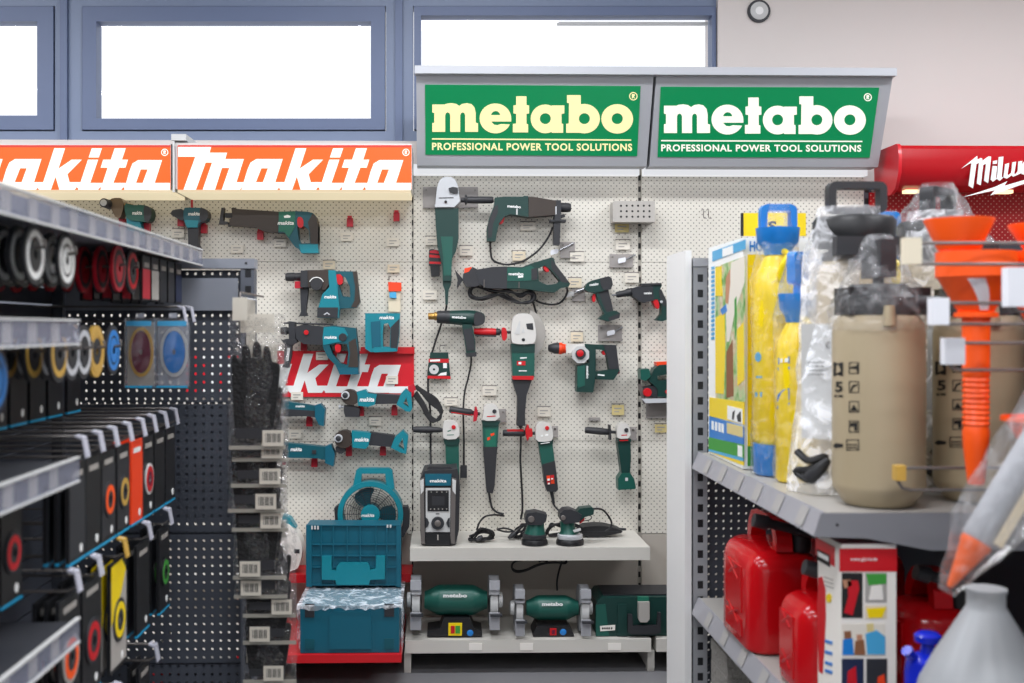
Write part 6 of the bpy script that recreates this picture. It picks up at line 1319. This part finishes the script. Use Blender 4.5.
for y, nm, n, o, rg in ((2.72, 'black disc with red rim, first of the red group under the top shelf', 7, 'red_hook', 'soft_black'), (2.84, 'black disc with red band, second of the red group under the top shelf', 7, 'soft_black', 'red')):
    T = disc_thing(nm, -.76, y, 1.541, .055, o, rg); behind(T, n, 'red-edged disc stacked behind the %s red one' % ('first' if y < 2.8 else 'second'), dx=.04); wire('wire hook holding the %s red-edged stack' % ('first' if y < 2.8 else 'second'), y, 1.546, -.75)
for k, (y, nm, fc) in enumerate(((2.93, 'tilted dark pack with red edge under the top shelf', 'red_hook'), (3.02, 'dark pack with grey print under the top shelf', 'tag_grey'), (3.11, 'first plain black pack right of the grey print under the top shelf', None), (3.20, 'second plain black pack right of the grey print under the top shelf', 'soft_black'), (3.29, 'last dark pack at the far end under the top shelf', 'navy'))):
    T = pack(nm, -.75, y, 1.585, w=.075, h=.115, face=fc, strip=None, spot=False); behind(T, 3, 'dark pack stacked behind, under the far end of the top shelf', dx=.05); wire('wire hook holding dark packs, number %d along the far end of the top shelf' % (k+1) if False else 'wire hook above the ' + nm.split(' under')[0], y, 1.578+.014, -.725)
# second row of loose discs
for y, o, rg, cm, nm in ((2.31, 'soft_black', 'gold', None, 'black disc with thin gold ring beside the second price rail'), (2.39, 'charcoal', 'silver', 'soft_black', 'grey disc with broad silver ring below the second price rail'), (2.47, 'soft_black', 'silver', None, 'black disc with narrow silver ring below the rail end'), (2.56, 'gold', 'gold', 'soft_black', 'gold disc hanging just past the end of the second price rail'), (2.69, 'soft_black', 'blue', 'blue', 'black disc with bright blue label past the gold disc')):
    T = disc_thing(nm, -.765, y, 1.348, .058, o, rg, cm, group='loose discs in the second row'); wire('wire hook with '+nm.split(' beside')[0].split(' below')[0].split(' hanging')[0].split(' past')[0], y, 1.354, -.75)
    behind(T, 2, 'disc stacked behind the '+nm.split(' beside')[0].split(' below')[0].split(' hanging')[0].split(' past')[0], dx=.05)
for y, cm, nm in ((1.98, 'blue', 'blue disc under the near end of the second rail'), (1.85, 'gold', 'pale gold disc left of the blue disc under the second rail')):
    T = disc_thing(nm, -.765, y, 1.31, .06, 'navy' if cm == 'blue' else 'soft_black', cm, cm, group='loose discs under the second rail')
for k, y in enumerate((2.42, 2.54, 2.66, 2.78, 2.92)):
    pack('black pack with white dot behind the loose discs, %s from the near end' % ('first', 'second', 'third', 'fourth', 'fifth')[k], -.93, y, 1.40, w=.1, h=.21, group='black packs with white dot')
# clear clamshells turned to the camera
def clam(label, px, pw, Y, disc, ring, back):
    py0, py1 = 318, 388; T = Thing('clamshell_pack', label, 'clamshell pack', (px, py0), 'clear clamshell packs on the left gondola', Y=Y)
    T.prof('backing_card', back, rect(px-pw/2+1, py0+4, px+pw/2-1, py1-2), .006, .009, bev=0); c = (px+1, 352); k = pw/35
    T.prof('disc', disc, ell(*c, 11.5*k, 21, 30), -.002, .003, bev=.001, holes=[ell(*c, 2*k, 3, 12)]); T.prof('disc_ring', ring, ell(*c, 15*k, 25, 30), .0, .004, bev=.001, holes=[ell(*c, 12*k, 21.5, 30)])
    T.prof('clear_shell', 'clamshell', rect(px-pw/2, py0, px+pw/2, py1), -.012, .012, bev=.004); T.prof('header_strip', 'sky_print', rect(px-pw/2+2, py0+3, px+pw/2-2, py0+8), -.0135, -.0125, bev=0)
    T.prof('bottom_strip', 'cyan_strip', rect(px-pw/2+1, py1-2.5, px+pw/2-1, py1-.5), -.0135, -.0125, bev=0); T.profs('hang_tab', 'clear_acrylic', [[rect(px-4, py0-5, px+4, py0)]], -.002, .002)
clam('clear clamshell pack with maroon disc and grey card', 140, 29, 2.96, 'maroon', 'gold', 'tag_grey'); clam('clear clamshell pack with bright blue disc beside the maroon one', 173, 33, 3.10, 'blue', 'light_grey', 'clear_acrylic')
for px, Y, nm in ((184, 3.18, 'grey tag hook above the blue clamshell pack, left tag'), (192, 3.24, 'grey tag hook above the blue clamshell pack, right tag')):
    p = P(px, 311, Y); lhook(nm, Y, p.z, xt=p.x)
# ------------------------------------------------------------------ strip of glove packs
GY = 3.16
def glove_pack(x0, zb, y, w, h, lx, lz, label, tiltd=0):
    T = Thing('glove_pack', label, 'glove pack', (x0+w/2, y, zb+h), 'glove packs on the hanging strip')
    cx = x0+w*.48
    m = lambda u, v, d: Vector((cx+u*w, y+d, zb+v*h))
    hand = [(-.36,.10),(.30,.10),(.36,.30),(.40,.48),(.43,.62),(.38,.66),(.33,.66),(.27,.68),(.26,.76),(.22,.86),(.14,.86),(.12,.72),(.09,.72),(.09,.84),(.04,.92),(-.05,.90),(-.06,.72),(-.09,.72),(-.12,.84),(-.18,.88),(-.25,.84),(-.24,.68),(-.30,.66),(-.36,.76),(-.43,.74),(-.42,.50),(-.40,.30)]
    bm = bmesh.new(); hand = [(u, v if v < .6 else .6+(v-.6)*.62) for u, v in hand]; add_prism(bm, [chaikin(hand, 1)], m, -.006, .006); bev_edges(bm, .003); T.put('glove', 'glove_black', bm)
    bm = bmesh.new(); add_prism(bm, [rect(-.36, .07, .30, .15)], m, -.0075, .0075); bev_edges(bm, .002); T.put('cuff', 'soft_black', bm)
    bm = bmesh.new(); n = 9; mm = 12; g = []
    for s_ in (-1, 1):
        g.append([[bm.verts.new((x0+w*i/n+(R.uniform(-.003, .003) if j else 0), y+s_*(.0065*math.sin(math.pi*i/n)*min(1, math.sin(math.pi*(j+.2)/(mm+.4))*2)+.001)+R.uniform(-.001, .001), zb+h*j/mm)) for i in range(n+1)] for j in range(mm+1)])
    for gg in g:
        for j in range(mm):
            for i in range(n): bm.faces.new((gg[j][i], gg[j][i+1], gg[j+1][i+1], gg[j+1][i]))
    T.put('clear_bag', 'film_bag', bm, ang=3.2)
    bm = bmesh.new(); add_box(bm, x0, x0+w, y-.0022, y+.0022, zb-.004, zb+.006); T.put('bag_seam', 'seam_plastic', bm)
    if lz == 0: lz = .006
    bm = bmesh.new(); add_box(bm, x0+lx, x0+lx+.056, y-.0098, y-.009, zb+lz, zb+lz+.042); lb = T.put('barcode_label', 'label_paper', bm)
    bm = bmesh.new()
    for k in range(9): add_box(bm, x0+lx+.008+k*.0046, x0+lx+.008+k*.0046+(.0028 if k % 3 else .0016), y-.0104, y-.0099, zb+lz+.010, zb+lz+.034)
    T.put('barcode', 'charcoal', bm, par=lb)
    bm = bmesh.new(); add_box(bm, x0+w*.2, x0+w*.8, y-.0025, y+.0025, zb+h-.05, zb+h); T.put('header_card', 'label_paper', bm)
    return T
mat('glove_black', '111112', .75, bump=.6, bscale=120); mat('label_paper', 'cfc9bb', .6); mat('seam_plastic', 'aaa79c', .35, alpha=.75)
od = ['top', 'second', 'third', 'fourth', 'fifth', 'sixth', 'seventh', 'eighth', 'ninth', 'bottom']
xs = lambda px, Y=GY: P(px, 328, Y).x
rows = [(229, 448, 314, 263, 441), (232, 460, 345, 262, 457), (231, 486, 380, 260, 483), (228, 511, 400, 256, 508), (232, 530, 430, 261, 526), (233, 578, 455, None, 0), (234, 597, 480, None, 0), (243, 616, 520, 272, 613), (243, 643, 545, None, 0), (243, 682, 590, 264, 680)]
for k, (px, pb, pt, lpx, lpb) in enumerate(rows):
    y = GY-.115+k*.0205+(.0 if k < 5 else .0); x0 = xs(px, y); w = (56 if k < 5 else 53)*y/FPX; zb = P(260, pb, y).z; h = P(260, pt, y).z-zb
    lx = (xs(lpx, y)-x0) if lpx else .02; lx = min(lx, w-.056)
    T = glove_pack(x0, zb, y, w, h, lx, .006, 'clear pack of black gloves with barcode label, %s of the hanging strip' % od[k])
T = Thing('clip_strip', 'pale hanging strip with hook that carries the glove packs', 'clip strip', (xs(250), GY+.09, 1.56))
z1, z0 = P(250, 298, GY).z, P(250, 683, GY).z
T.box('strip', 'label_paper', xs(247, GY+.1), xs(256, GY+.1), GY+.088, GY+.0895, .45, z1, bev=0); T.box('strip_head', 'label_paper', xs(243), xs(257), GY-.16, GY-.1585, P(250, 321, GY).z, P(250, 299, GY).z, bev=0)
T.tube('hook', 'zinc', [(xs(250), 3.396, z1+.01), (xs(250), GY-.15, z1+.01), (xs(250), GY-.158, z1-.004)], .003); T.box('tie', 'tag_white', xs(249), xs(251), GY-.158, GY+.088, z1-.004, z1-.001, bev=0)
